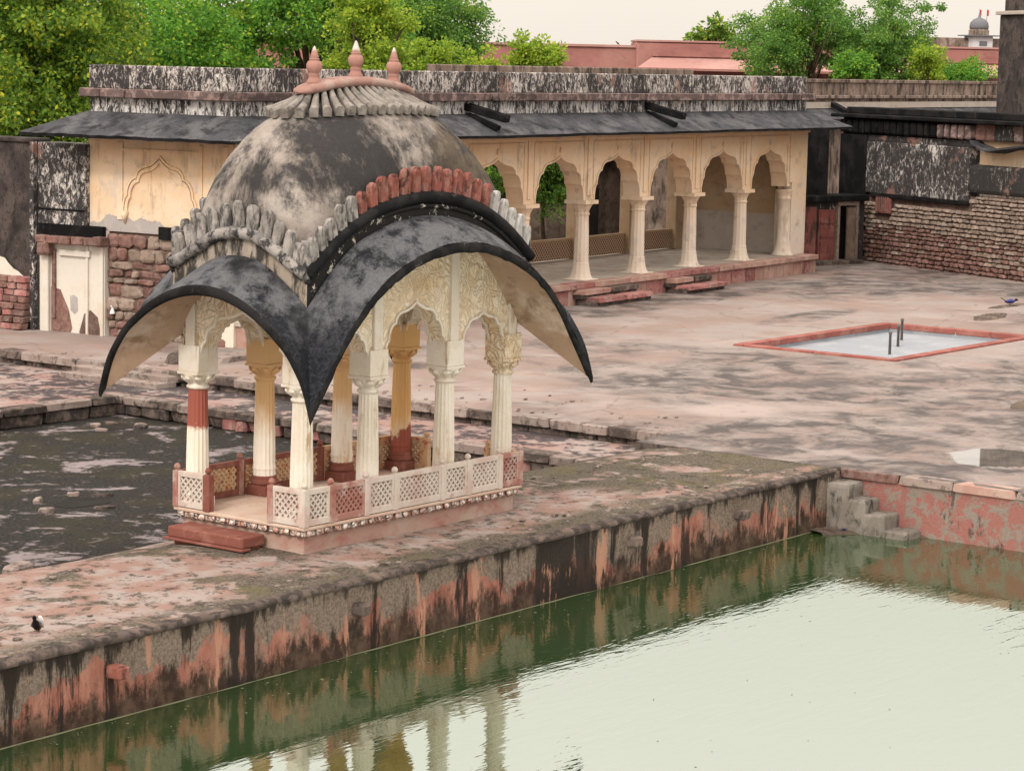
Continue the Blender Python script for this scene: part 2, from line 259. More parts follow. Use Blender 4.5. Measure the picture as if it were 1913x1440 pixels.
    M['kerb'] = weathered('kerb_stone', (.30, .235, .21), (.38, .33, .30), (.05, .045, .043), .4, .36, 2.5, 1, .06, rndv=.25, bs=.7)
    M['kerb_dark'] = weathered('dark_kerb_stone', (.16, .125, .11), (.28, .21, .18), (.032, .03, .03), .4, .5, 2.5, 1, .06, rndv=.3, bs=.8)
    M['platform'] = weathered('platform_stone', (.40, .24, .20), (.48, .36, .31), (.12, .075, .065), .45, .22, 1.6, 1, .08, rndv=.25)
    M['platform_red'] = weathered('red_platform_stone', (.34, .145, .135), (.42, .28, .25), (.06, .045, .045), .45, .3, 3, 1, .06, rndv=.3)
    M['arcfloor'] = weathered('arcade_floor_stone', (.42, .36, .31), (.50, .45, .40), (.24, .20, .17), .45, .25, 1.2, 1, .1)
    M['white'] = weathered('white_lime_plaster', (.66, .62, .56), (.62, .55, .46), (.42, .33, .25), .4, .12, 1.2, 2, .08, bs=.15)
    M['darkwall'] = weathered('dark_rough_plaster', (.075, .062, .058), (.13, .105, .098), (.028, .025, .026), .45, .35, 1.6, 1.5, .1, speck=.3, bs=1.)
    M['black'] = weathered('black_stained_plaster', (.008, .008, .009), (.02, .019, .02), (.06, .056, .053), .45, .1, 1.6, 3, .08, bs=.6)
    M['redwall'] = weathered('far_red_wall', (.34, .155, .14), (.39, .20, .175), (.22, .10, .095), .45, .25, .4, .5, .12, bs=.2)
    M['redwall_top'] = weathered('far_red_coping', (.40, .22, .20), (.46, .28, .25), (.25, .12, .11), .45, .2, .4, 1, .1, bs=.2)
    M['brownwall'] = weathered('brown_rear_parapet', (.22, .165, .135), (.33, .26, .22), (.035, .03, .028), .45, .42, 1.6, 3, .1, speck=.2)
    M['yard'] = weathered('yard_dark_stone', (.10, .075, .06), (.16, .12, .10), (.04, .032, .03), .45, .35, 1.5, 1, .08)
    M['yard_step'] = weathered('worn_grey_step', (.22, .195, .17), (.29, .26, .235), (.05, .043, .038), .45, .38, 2.5, 2, .08, bs=.7)
    M['basin_floor'] = weathered('pale_basin_floor', (.28, .30, .335), (.34, .355, .385), (.20, .215, .245), .45, .25, .6, 1, .1, bs=.1, rough=.5)
    M['basin_red'] = weathered('red_basin_kerb', (.28, .10, .085), (.36, .18, .15), (.18, .065, .06), .4, .2, 2, 1, .08, rndv=.2)
    M['doorred'] = weathered('weathered_red_door', (.24, .085, .075), (.30, .13, .11), (.075, .045, .04), .4, .35, 2.5, 4, .06)
    M['wood'] = weathered('old_door_wood', (.20, .145, .115), (.27, .20, .16), (.08, .06, .05), .45, .3, 3, 5, .08)
    M['dark'] = weathered('painted_dark_interior', (.02, .018, .017), (.03, .027, .025), (.012, .011, .010), .5, .3, 1, 1, .1)  # near-black colour painted in for the shade inside doorways and pits
    M['metal'] = weathered('grey_pipe_metal', (.17, .16, .15), (.22, .20, .19), (.10, .09, .08), .5, .3, 8, 1, .1, rough=.5)
    g = G('brown_jali_screen'); o = g.xyz(); uu = g.add(g.mul(o[0], math.cos(R(4.88))), g.mul(o[1], math.sin(R(4.88))))
    a = g.math('SINE', g.mul(g.add(uu, o[2]), 46)); b_ = g.math('SINE', g.mul(g.math('SUBTRACT', uu, o[2]), 46))
    mk = g.step(g.math('MAXIMUM', a, b_), .25, .6); M['screen'] = g.out(g.mix(mk, (.12, .075, .055), (.50, .34, .235)), .9, mk, .8, .03)
    def leaf(name, a, b, c_, tr=.5):
        g = G(name); r = g.island(); col = g.mix(g.step(r, .1, .75), a, b); col = g.mix(g.step(r, .86, .99), col, c_)
        o = g.noise(.9, 3, .6); col = g.mix(g.step(o, .56, .72, 0, .6), col, c_)
        g.put(g.b.inputs['Base Color'], col); g.b.inputs['Roughness'].default_value = .55; g.b.inputs['Specular IOR Level'].default_value = .25
        tl = g.n('ShaderNodeBsdfTranslucent'); g.put(tl.inputs[0], col); ms = g.n('ShaderNodeMixShader'); ms.inputs[0].default_value = tr
        ot = [q for q in g.t.nodes if q.type == 'OUTPUT_MATERIAL'][0]
        g.t.links.new(g.b.outputs[0], ms.inputs[1]); g.t.links.new(tl.outputs[0], ms.inputs[2]); g.t.links.new(ms.outputs[0], ot.inputs[0]); return g.m
    M['leaf_deep'] = leaf('deep_green_leaf', (.07, .155, .025), (.20, .32, .035), (.54, .56, .05))
    M['leaf_bright'] = leaf('bright_green_leaf', (.07, .20, .03), (.17, .38, .045), (.45, .56, .06))
    M['leaf_yellow'] = leaf('yellow_green_leaf', (.14, .26, .03), (.33, .45, .045), (.52, .58, .06))
    M['leaf_dark'] = leaf('dark_green_leaf', (.07, .17, .04), (.155, .32, .055), (.36, .50, .07))
    M['bark'] = weathered('tree_bark', (.085, .06, .04), (.12, .09, .065), (.03, .022, .016), .5, .3, 4, 3, .1)
    for nm, c, r_ in (('bird_black', (.012, .010, .014), .5), ('bird_white', (.75, .75, .74), .7), ('bird_brown', (.17, .125, .10), .7), ('bird_blue', (.06, .065, .22), .55), ('bird_pale', (.30, .42, .50), .6), ('lamp_white', (.8, .8, .8), .4), ('litter_blue', (.04, .05, .18), .5), ('flag_red', (.45, .05, .03), .7), ('kiosk_white', (.62, .62, .64), .8), ('kiosk_grey', (.16, .165, .18), .8), ('scum', (.13, .135, .08), .8)):
        g = G(nm); M[nm] = g.out(g.mix(g.mul(g.noise(30, 3, .6), .4), c, tuple(x*.6 for x in c)), r_)
make_materials()
# ------------------------------------------------------------------ geometry helpers
class MB:
    def __init__(s): s.v = []; s.f = []; s.mi = []
    def add(s, v, f, mi=0):
        o = len(s.v); s.v += [tuple(map(float, q)) for q in v]; s.f += [tuple(i+o for i in q) for q in f]; s.mi += [mi]*len(f); return s
    def box(s, x0, x1, y0, y1, z0, z1, mi=0):
        return s.add([(x0, y0, z0), (x1, y0, z0), (x1, y1, z0), (x0, y1, z0), (x0, y0, z1), (x1, y0, z1), (x1, y1, z1), (x0, y1, z1)],
                     [(0, 3, 2, 1), (4, 5, 6, 7), (0, 1, 5, 4), (1, 2, 6, 5), (2, 3, 7, 6), (3, 0, 4, 7)], mi)
    def grid(s, P, mi=0, closed_u=False, flip=False):     # P[i][j] points
        nu, nv = len(P), len(P[0]); o = len(s.v); s.v += [tuple(map(float, q)) for r in P for q in r]
        for i in range(nu if closed_u else nu-1):
            for j in range(nv-1):
                a, b, c, d = i*nv+j, ((i+1) % nu)*nv+j, ((i+1) % nu)*nv+j+1, i*nv+j+1
                s.f.append(tuple(o+k for k in ((a, d, c, b) if flip else (a, b, c, d)))); s.mi.append(mi)
        return s
    def lathe(s, prof, n=20, c=(0, 0, 0), flute=0, fl=.0, mi=0):
        P = []
        for k in range(n):
            a = 2*math.pi*k/n; m = 1-(fl if (flute and k % 2) else 0)
            P.append([(c[0]+r*m*math.cos(a), c[1]+r*m*math.sin(a), c[2]+z) for r, z in prof])
        o = len(s.v); s.grid(P, mi, True)
        nv = len(prof); s.f.append(tuple(o+k*nv+nv-1 for k in range(n))); s.mi.append(mi)
        s.f.append(tuple(o+k*nv for k in range(n))[::-1]); s.mi.append(mi)
        return s
    def sweep(s, path, sec, mi=0, up=(0, 0, 1), scale=None, cap=True):
        path = [Vector(p) for p in path]; up = Vector(up); P = []
        for i, p in enumerate(path):
            t = (path[min(i+1, len(path)-1)]-path[max(i-1, 0)]).normalized(); sd_ = t.cross(up).normalized(); u2 = sd_.cross(t)
            k = scale[i] if scale else 1
            P.append([p+sd_*(a*k)+u2*(b*k) for a, b in sec])
        n = len(sec); o = len(s.v); s.v += [tuple(q) for r in P for q in r]
        for i in range(len(path)-1):
            for j in range(n):
                s.f.append((o+i*n+j, o+i*n+(j+1) % n, o+(i+1)*n+(j+1) % n, o+(i+1)*n+j)); s.mi.append(mi)
        if cap:
            s.f.append(tuple(o+j for j in range(n))[::-1]); s.f.append(tuple(o+(len(path)-1)*n+j for j in range(n))); s.mi += [mi, mi]
        return s
    def mesh(s, name, mats, smooth=False):
        me = bpy.data.meshes.new(name); me.from_pydata(s.v, [], s.f)
        for m in (mats if isinstance(mats, (list, tuple)) else [mats]): me.materials.append(m)
        me.polygons.foreach_set('material_index', s.mi)
        if smooth: me.polygons.foreach_set('use_smooth', [True]*len(s.f))
        me.update(); return me
    def build(s, name, mats, parent=None, smooth=False, bevel=0., loc=(0, 0, 0), rz=0.):
        return link(name, s.mesh(name, mats, smooth), parent, loc, rz, bevel)
def link(name, me, parent=None, loc=(0, 0, 0), rz=0., bevel=0., rot=None, scale=None):
    o = bpy.data.objects.new(name, me); COL.objects.link(o); o.location = loc; o.rotation_euler = rot if rot else (0, 0, rz)
    if scale: o.scale = scale
    if parent: o.parent = parent
    if bevel:
        b = o.modifiers.new('bevel', 'BEVEL'); b.width = bevel; b.segments = 2; b.limit_method = 'ANGLE'; b.harden_normals = False
    return o
def thing(name, label, cat, loc=(0, 0, 0), rz=0., group=None):
    o = bpy.data.objects.new(name, None); COL.objects.link(o); o.location = loc; o.rotation_euler = (0, 0, rz); o.empty_display_size = .3
    return tag(o, label, cat, group)
def tag(o, label, cat, group=None):
    o['label'] = label; o['category'] = cat
    if group: o['group'] = group
    return o
def struct(o, kind='structure'): o['kind'] = kind; return o
def circ(r, n=8, sx=1., sy=1.): return [(r*sx*math.cos(2*math.pi*k/n), r*sy*math.sin(2*math.pi*k/n)) for k in range(n)]
def rect(a, b): return [(-a, -b), (a, -b), (a, b), (-a, b)]
def pix(s, xs, ys):                                  # smooth interpolation through a table
    xs = np.array(xs, float); ys = np.array(ys, float); d = np.gradient(ys, xs); d[0] = 0 if xs[0] == 0 else d[0]
    s = np.clip(np.abs(s), xs[0], xs[-1]); i = np.clip(np.searchsorted(xs, s)-1, 0, len(xs)-2); h = xs[i+1]-xs[i]; t = (s-xs[i])/h
    return (2*t**3-3*t**2+1)*ys[i]+(t**3-2*t**2+t)*h*d[i]+(-2*t**3+3*t**2)*ys[i+1]+(t**3-t**2)*h*d[i+1]
# a chamfered, slightly uneven unit block (26 faces); eight variants shared by all masonry pieces
def unit_stone(ch=.1, jit=.05):
    m = MB(); v = []; idx = {}
    for sx in (-1, 1):
        for sy in (-1, 1):
            for sz in (-1, 1):
                j = [random.uniform(-jit, jit) for _ in range(3)]
                for ax in range(3):
                    p = [.5*sx, .5*sy, .5*sz]
                    for k in range(3):
                        if k != ax: p[k] *= (1-2*ch)
                    idx[(sx, sy, sz, ax)] = len(v); v.append([p[k]+j[k] for k in range(3)])
    f = []
    for ax in range(3):
        o1, o2 = (ax+1) % 3, (ax+2) % 3
        for s_ in (-1, 1):
            q = []
            for a, b in ((-1, -1), (1, -1), (1, 1), (-1, 1)):
                k = [0, 0, 0]; k[ax] = s_; k[o1] = a; k[o2] = b; q.append(idx[(*k, ax)])
            f.append(tuple(q if s_ > 0 else q[::-1]))
        for a in (-1, 1):
            for b in (-1, 1):
                k1 = [0, 0, 0]; k1[o1] = a; k1[o2] = b; q = []
                for s_, axx in ((-1, o1), (1, o1), (1, o2), (-1, o2)):
                    k = list(k1); k[ax] = s_; q.append(idx[(*k, axx)])
                f.append(tuple(q if a*b < 0 else q[::-1]))
    for sx in (-1, 1):
        for sy in (-1, 1):
            for sz in (-1, 1):
                q = [idx[(sx, sy, sz, a)] for a in range(3)]; f.append(tuple(q if sx*sy*sz > 0 else q[::-1]))
    m.add(v, f); return m
STONES = {}
def stone(name, mat, parent, loc, size, rz=0., ch=.1, jit=.05, tilt=0.):
    k = (mat, ch, jit)
    if k not in STONES: STONES[k] = [unit_stone(ch, jit).mesh('stone_block', M[mat]) for _ in range(7)]
    return link(name, random.choice(STONES[k]), parent, loc, rot=(random.uniform(-tilt, tilt), random.uniform(-tilt, tilt), rz+random.uniform(-tilt, tilt)), scale=size)
def sheet(name, x0, x1, y0, y1, z, mat, nx=1, ny=1, zf=None):
    xs = np.linspace(x0, x1, nx+1); ys = np.linspace(y0, y1, ny+1)
    return MB().grid([[(x, y, zf(x, y) if zf else z) for y in ys] for x in xs]).build(name, M[mat])
def jagged(n, lo, hi): return [random.uniform(lo, hi) for _ in range(n)]
# ------------------------------------------------------------------ ground, terrace, sunken plot, tank
LIP, TX, TY, TERR, PLX, PLY = 12.2, 11.07, -1.45, 2.45, 10.3, 13.9
WZ, PZ, WATER = -.28, -.65, -.915
BX0, BX1, BY0, BY1 = 24.75, 31.63, 5.0, 8.88
def quad(m, x0, x1, y0, y1): return m.grid([[(x0, y0, 0), (x0, y1, 0)], [(x1, y0, 0), (x1, y1, 0)]])
court = struct(quad(quad(quad(quad(MB(), LIP, BX0, TERR, 600), BX1, 700, TERR, 600), BX0, BX1, TERR, BY0), BX0, BX1, BY1, 600)
               .grid([[(TX, -600, 0), (TX, TERR, 0)], [(700, -600, 0), (700, TERR, 0)]])
               .grid([[(-600, -600, 0), (-600, -60, 0)], [(TX, -600, 0), (TX, -60, 0)]]).build('court', M['court']))
terrace = struct(sheet('terrace', -60, TX, TY, TERR, 0, 'terrace', 90, 14, lambda x, y: -.16*max(0, (y-1.5)/.95)**1.5+.012*math.sin(x*1.7+y*3)*(1 if y > TY+.3 else 0)))
MB().grid([[(-60, TERR, -1.2), (-60, TERR, -.16)], [(TX, TERR, -1.2), (TX, TERR, -.16)]]).build('retaining_face', M['kerb_dark'], terrace)
struct(MB().grid([[(-600, TERR-.05, PZ), (-600, PLY+.3, PZ)], [(PLX+.3, TERR-.05, PZ), (PLX+.3, PLY+.3, PZ)]]).build('sunken_plot', M['plot']))
walk = struct(MB().grid([[(PLX, TERR-.05, WZ), (PLX, PLY, WZ)], [(LIP, TERR-.05, WZ), (LIP, PLY, WZ)]]).grid([[(-600, PLY, WZ), (-600, 600, WZ)], [(LIP, PLY, WZ), (LIP, 600, WZ)]]).build('walkway', M['walkway']))
MB().grid([[(LIP+.2, TERR-.05, -.6), (LIP+.2, TERR-.05, -.02)], [(LIP+.2, 60, -.6), (LIP+.2, 60, -.02)]], flip=True).build('riser_face', M['yard'], court)
MB().grid([[(PLX+.2, TERR-.05, -1), (PLX+.2, TERR-.05, WZ-.02)], [(PLX+.2, PLY+.2, -1), (PLX+.2, PLY+.2, WZ-.02)]], flip=True).grid([[(-100, PLY+.2, -1), (-100, PLY+.2, WZ-.02)], [(PLX+.2, PLY+.2, -1), (PLX+.2, PLY+.2, WZ-.02)]]).build('riser_face', M['yard'], walk)
MB().grid([[(TX, TY, -.6), (TX, TY, .0)], [(TX, TERR, -.6), (TX, TERR, .0)]], flip=True).build('terrace_joint', M['kerb_dark'], court)
# stones that edge the court and the walkway
y = TERR
while y < 19:
    L = random.uniform(.45, 1.15); stone('kerb_stone', random.choice(('kerb', 'kerb', 'kerb_dark')), court, (LIP+.12+random.uniform(-.03, .03), y+L/2, -.085), (.42, L-.02, .17), ch=.08, jit=.03, tilt=.012)
    L2 = L*.5
    for k in range(2): stone('riser_stone', 'kerb_dark', court, (LIP+.15+random.uniform(-.02, .05), y+L2*(k+.5), -.23), (.36, L2-.03, .14), ch=.14, jit=.06, tilt=.03)
    y += L
y = TERR
while y < PLY:
    L = random.uniform(.4, 1.0); stone('kerb_stone', random.choice(('kerb', 'kerb_dark')), walk, (PLX+.12+random.uniform(-.04, .02), y+L/2, WZ-.07), (.40, L-.02, .16), ch=.1, jit=.04, tilt=.015)
    for k in range(2): stone('riser_stone', random.choice(('kerb_dark', 'kerb_dark', 'platform_red')), walk, (PLX+.16+random.uniform(-.05, .05), y+L*(.25+.5*k), WZ-.25), (.36, L/2-.03, .24), ch=.16, jit=.08, tilt=.04)
    y += L
x = PLX
while x > 2:
    L = random.uniform(.5, 1.2); stone('kerb_stone', random.choice(('kerb', 'kerb', 'kerb_dark')), walk, (x-L/2, PLY+.12+random.uniform(-.03, .03), WZ-.06), (L-.02, .42, .14), ch=.08, jit=.03, tilt=.01)
    stone('riser_stone', 'kerb_dark', walk, (x-L/2, PLY+.16, WZ-.25), (L-.03, .36, .25), ch=.12, jit=.05, tilt=.02); x -= L
# broken pits and loose rubble in the sunken plot
def pit(label, cx, cy, r):
    t = thing('broken_pit', label, 'pit', (cx, cy, PZ))
    MB().add([(0, 0, .006)]+[(r*.8*math.cos(k*.45)*random.uniform(.6, 1.1), r*.55*math.sin(k*.45)*random.uniform(.6, 1.1), .005) for k in range(14)], [(0, k+1, (k+1) % 14+1) for k in range(14)]).build('painted_hollow', M['dark'], t)  # flat dark patch painted as the shade inside the pit
    for k in range(5):
        a = k*2*math.pi/5+random.uniform(-.5, .5); q = random.uniform(.10, .22)
        stone('rubble_stone', random.choice(('kerb', 'kerb_dark', 'kerb')), t, (r*math.cos(a)*random.uniform(.8, 1.3), r*.75*math.sin(a), .0), (q*1.6, q, random.uniform(.08, .16)), a+1.57, .16, .09, .1)
pit('broken round pit near the far corner of the sunken plot', 9.15, 12.75, .55)
pit('rubble filled pit in the middle of the dark sunken plot', 3.2, 7.4, .8)
def slab(label, x, y, z, size, rz, mat): tag(stone('loose_slab', mat, None, (x, y, z), size, rz, .12, .06), label, 'stone')
slab('broken kerb stone lying at the terrace edge', -2.3, 2.75, -.3, (.42, .22, .3), .2, 'kerb')
slab('dark lump of masonry on the court behind the left column', 13.6, 15.2, .06, (1.3, .7, .3), .4, 'kerb_dark')
slab('flat fallen slab at the foot of the red stone wall', 14.6, 14.8, .05, (1.6, .5, .14), .15, 'kerb')
deb = MB(); q5 = [unit_stone(.2, .12) for _ in range(4)]
for k in range(260):
    z = 0
    if k < 110: x = LIP+abs(random.gauss(0, 1.2))+.3; y = random.uniform(3, 18)
    elif k < 130: x = random.uniform(-6, 9); y = random.uniform(4, 13); z = PZ
    else: x = random.uniform(-6, 10.5); y = random.choice((random.uniform(-1.2, -.5), random.uniform(1.2, 1.45)))
    if -.6 < x < 5 and -.4 < y < 2.6: continue
    q = random.uniform(.02, .07); st = random.choice(q5); deb.add([(x+v[0]*q*1.5, y+v[1]*q, z+v[2]*q*.6+q*.2) for v in st.v], st.f)
o = deb.build('stone_chips', M['kerb']); tag(o, 'small loose stone chips scattered over the court and plot', 'rubble'); o['kind'] = 'stuff'
# three steps from the walkway up to the court
t = thing('court_steps', 'low worn stone steps from the walkway up to the court at left', 'steps', (LIP-.02, 15.4, WZ))
for k, (d_, z_) in enumerate(((.75, .10), (.42, .20))):
    for q in range(2): stone('step_slab', 'kerb', t, (-d_+.3, (q-.5)*1.35, z_-.06), (.62, 1.33, .13), ch=.06, jit=.02)
# tank
tw = thing('tank_wall', 'long stained orange and black plaster wall of the green tank', 'wall', (0, TY, 0))
xs = np.linspace(-60, TX, 500); top = [(.010*math.sin(x*2.3)+.008*math.sin(x*5.1+1)+random.uniform(-.008, .008)) for x in xs]
zz = [-2.2, -1.2, -.9, -.7, -.5, -.3, -.15, -.05]
MB().grid([[(x, .02*math.sin(x*.9)+.012*math.sin(x*3.3+z*4)+random.uniform(-.006, .006), z) for z in zz] for x in xs], flip=False).build('wall_face', M['tank'], tw, True)
P = []
for i, x in enumerate(xs):
    j = random.uniform(-.014, .014)+.012*math.sin(x*3.1)
    P.append([(x, .03, -.085), (x, -.02+j*.6, -.075), (x, -.045+j, -.045+top[i]), (x, -.04+j, top[i]-.012), (x, -.01, .006+top[i]), (x, .10, .016)])
MB().grid(P).build('coping', M['kerb_dark'], tw, True)
for k, (x, z) in enumerate(((-4.7, -.385), (-.67, -.345), (5.2, -.345), (8.04, -.34))):
    s_ = stone('spout_stone', 'kerb_dark' if k else 'petal_red', tw, (x, -.05, z), (.17, .26, .15), ch=.14, jit=.06)
m_ = MB(); x = -20
P = [[(x, -.03+.01*math.sin(x*7), WATER+.004), (x, -.005, WATER+.011)] for x in np.linspace(-30, TX-.6, 300)]
MB().grid(P).build('scum_line', M['scum'], tw)
te = thing('tank_end_wall', 'red and grey lichen stained end wall of the tank beside the corner steps', 'wall', (TX, 0, 0))
ys = np.linspace(-30, TY, 160)
MB().grid([[(.012*math.sin(y*3+z*5)+random.uniform(-.008, .008), y, z) for y in ys] for z in (-2.2, -.95, -.7, -.5, -.3, -.12)], flip=False).build('wall_face', M['tank_red'], te, True)
y = TY
while y > -12:
    L = random.uniform(.6, 1.4); stone('coping_stone', random.choice(('kerb', 'redstone', 'platform')), te, (.13, y-L/2, -.062+random.uniform(-.008, .004)), (.36, L-.015, .135), ch=.07, jit=.03); y -= L
ts = thing('tank_steps', 'four grey stone steps going down into the water at the tank corner', 'steps', (TX, TY, 0))
for k, (y0, y1, z) in enumerate(((0, -.42, -.17), (-.40, -.72, -.38), (-.70, -1.06, -.585), (-1.04, -1.46, -.80))):
    stone('step', 'yard_step', ts, (-.225, (y0+y1)/2, (z-1.5)/2), (.47, abs(y1-y0)+.02, z+1.5), ch=.035, jit=.012)
stone('corner_pier', 'tank', tw, (10.72, .0, -.55), (.62, .10, 1.05), ch=.03, jit=.01)
m_ = MB(); P = []
for i in range(13):
    a = i/12; P.append([(10.2+a*.87-.03*random.random(), TY-.0+.0, WATER+.05), (10.15+a*.92, TY-.25-1.25*a**2+random.uniform(-.06, .06), WATER+.035), (10.1+a*.97, TY-.38-1.45*a**2+random.uniform(-.05, .05), WATER-.05)])
struct(MB().grid(P).build('mud_shelf', M['yard'], None, True))
tag(MB().lathe([(.03, 0), (.04, .015), (.015, .02)], 7).build('litter_scrap', M['litter_blue'], None, False, loc=(10.55, -1.85, WATER+.05)), 'scrap of blue litter floating at the foot of the tank steps', 'litter')
struct(MB().grid([[(-60, -60, WATER), (-60, TY, WATER)], [(TX, -60, WATER), (TX, TY, WATER)]]).build('tank_water', M['water']))
fl = MB()
for k in range(420):
    if random.random() < .55: x = random.uniform(-8, 11); y = TY-.05-abs(random.gauss(0, .5))
    elif random.random() < .5: y = random.uniform(-9, -1.5); x = TX-.05-abs(random.gauss(0, .6))
    else: x = random.uniform(-8, 11); y = random.uniform(-11, -1.6)
    a = random.uniform(0, 6.3); q = random.uniform(.008, .026); c_, n_ = math.cos(a)*q, math.sin(a)*q
    fl.add([(x+c_, y+n_, WATER+.006), (x-n_*.45, y+c_*.45, WATER+.010), (x-c_, y-n_, WATER+.006), (x+n_*.45, y-c_*.45, WATER+.004)], [(0, 1, 2, 3)])
o = fl.build('floating_leaves', M['scum']); tag(o, 'scattered dry leaves and scum floating on the green tank water', 'leaves'); o['kind'] = 'stuff'
# shallow basin in the court
bt = thing('shallow_basin', 'shallow square basin with red kerb and pale floor in the court', 'basin', (24.75, 5.0, 0))
MB().box(-.1, 6.98, -.1, 3.98, -.4, -.16).build('floor', M['basin_floor'], bt); MB().box(0, 6.88, 0, .12, -.2, .0).box(0, 6.88, 3.76, 3.88, -.2, 0).box(0, .12, .12, 3.76, -.2, 0).box(6.76, 6.88, .12, 3.76, -.2, 0).build('inner_wall', M['basin_floor'], bt)
for nm, (x0, x1, y0, y1, n) in enumerate(((-.12, 7.0, -.12, .14, 7), (-.12, 7.0, 3.74, 4.0, 7), (-.12, .14, .14, 3.74, 4), (6.74, 7.0, .14, 3.74, 4))):
    for k in range(n):
        if x1-x0 > 1: a, b = x0+(x1-x0)*k/n, x0+(x1-x0)*(k+1)/n; stone('kerb_stone', 'basin_red', bt, ((a+b)/2, (y0+y1)/2, -.02), (b-a-.01, y1-y0, .13), ch=.06, jit=.015)
        else: a, b = y0+(y1-y0)*k/n, y0+(y1-y0)*(k+1)/n; stone('kerb_stone', 'basin_red', bt, ((x0+x1)/2, (a+b)/2, -.02), (x1-x0, b-a-.01, .13), ch=.06, jit=.015)
for (x, y) in ((2.35, 1.35), (3.95, 2.0), (5.25, 2.6)): MB().lathe([(.035, 0), (.03, .46), (.045, .465), (.045, .52), (.02, .53)], 8, (x, y, -.16)).build('fountain_pipe', M['metal'], bt, True)
# ------------------------------------------------------------------ the chhatri
CH = thing('chhatri_pavilion', 'small pillared pavilion with a black curved eave and stained domed roof beside the tank', 'pavilion')
LX, LY, CX, CY, FL = 4.52, 2.22, 2.26, 1.11, .36
pl_ = MB().box(.05, LX-.05, .05, LY-.05, -.4, .235).build('plinth', M['pinkplaster'], CH, bevel=.015)
MB().box(.0, LX, .0, LY, .235, .315).build('frieze', M['frieze'], pl_, bevel=.012)
MB().box(-.035, LX+.035, -.035, LY+.035, .315, FL).build('floor_slab', M['floor'], pl_, bevel=.012)
n = 26
for k in range(n):                                   # carved leaf drops along the plinth edge
    x = LX*(k+.5)/n; MB().sweep([(x, -.012, .31), (x, -.03, .27), (x, -.012, .225)], circ(.06, 6, 1, .22), up=(0, 1, 0), scale=[.8, 1, .3]).build('leaf_drop', M['frieze'], pl_, True)
for k in range(12):
    y = LY*(k+.5)/12; MB().sweep([(-.012, y, .31), (-.03, y, .27), (-.012, y, .225)], circ(.06, 6, 1, .22), up=(1, 0, 0), scale=[.8, 1, .3]).build('leaf_drop', M['frieze'], pl_, True)
st_ = MB().box(-.42, -.0, .66, 1.98, .05, .19).build('step', M['red'], CH, bevel=.02)
MB().box(-.36, -.01, .72, 1.92, -.05, .05).build('step_base', M['red'], st_, bevel=.01)
MB().box(-.47, -.3, .62, 2.02, .02, .05).build('step_lip', M['red'], st_, bevel=.008)
# columns
CXS = [.17, 1.46, 3.06, 4.36]; CYS = [.2, 2.02]
shaft = [(.155, .62), (.152, .70), (.160, .72), (.150, .78), (.148, 1.0), (.138, 1.45), (.126, 1.90), (.127, 1.93)]
def make_column(x, y, mshaft, mcap, mbase, full_base):
    c = MB().lathe(shaft, 32, (0, 0, 0), 1, .07).build('column', M[mshaft], CH, False, loc=(x, y, 0))
    MB().lathe([(.135, 1.925), (.150, 1.94), (.150, 1.965), (.135, 1.975), (.128, 1.985), (.128, 2.0)], 24).build('neck_ring', M[mcap], c, True)
    cp = MB().lathe([(.128, 1.995), (.14, 2.02), (.175, 2.06), (.20, 2.10), (.205, 2.12)], 16)
    cp.box(-.195, .195, -.195, .195, 2.115, 2.155).box(-.182, .182, -.182, .182, 2.155, 2.50)
    for k in range(8):
        a = k*math.pi/4; cp.sweep([(math.cos(a)*r, math.sin(a)*r, z) for r, z in ((.13, 2.0), (.165, 2.04), (.205, 2.075), (.215, 2.105))], circ(.05, 6, 1, .45), up=(math.cos(a), math.sin(a), .01), scale=[.5, 1, 1.15, .5])
    cp.build('capital', M[mcap], c, bevel=.008)
    bs = MB()
    bs.box(-.165, .165, -.165, .165, FL-.0, .50).lathe([(.165, .50), (.185, .53), (.178, .56), (.165, .59), (.175, .61), (.16, .63)], 20)
    bs.build('base', M[mbase], c, bevel=.012)
make_column(CXS[0], CYS[0], 'cream', 'cream', 'cream', 1); make_column(CXS[1], CYS[0], 'cream', 'cream', 'cream', 1)
make_column(CXS[2], CYS[0], 'cream', 'cream', 'cream', 1); make_column(CXS[3], CYS[0], 'cream', 'cream_carved', 'cream', 1)
make_column(CXS[0], CYS[1], 'column_redtop', 'cream', 'column_redtop', 1); make_column(CXS[1], CYS[1], 'column_ochre', 'column_ochre', 'red', 1)
make_column(CXS[2], CYS[1], 'column_ochre', 'column_ochre', 'red', 1); make_column(CXS[3], CYS[1], 'column_rust', 'column_rust', 'red', 1)
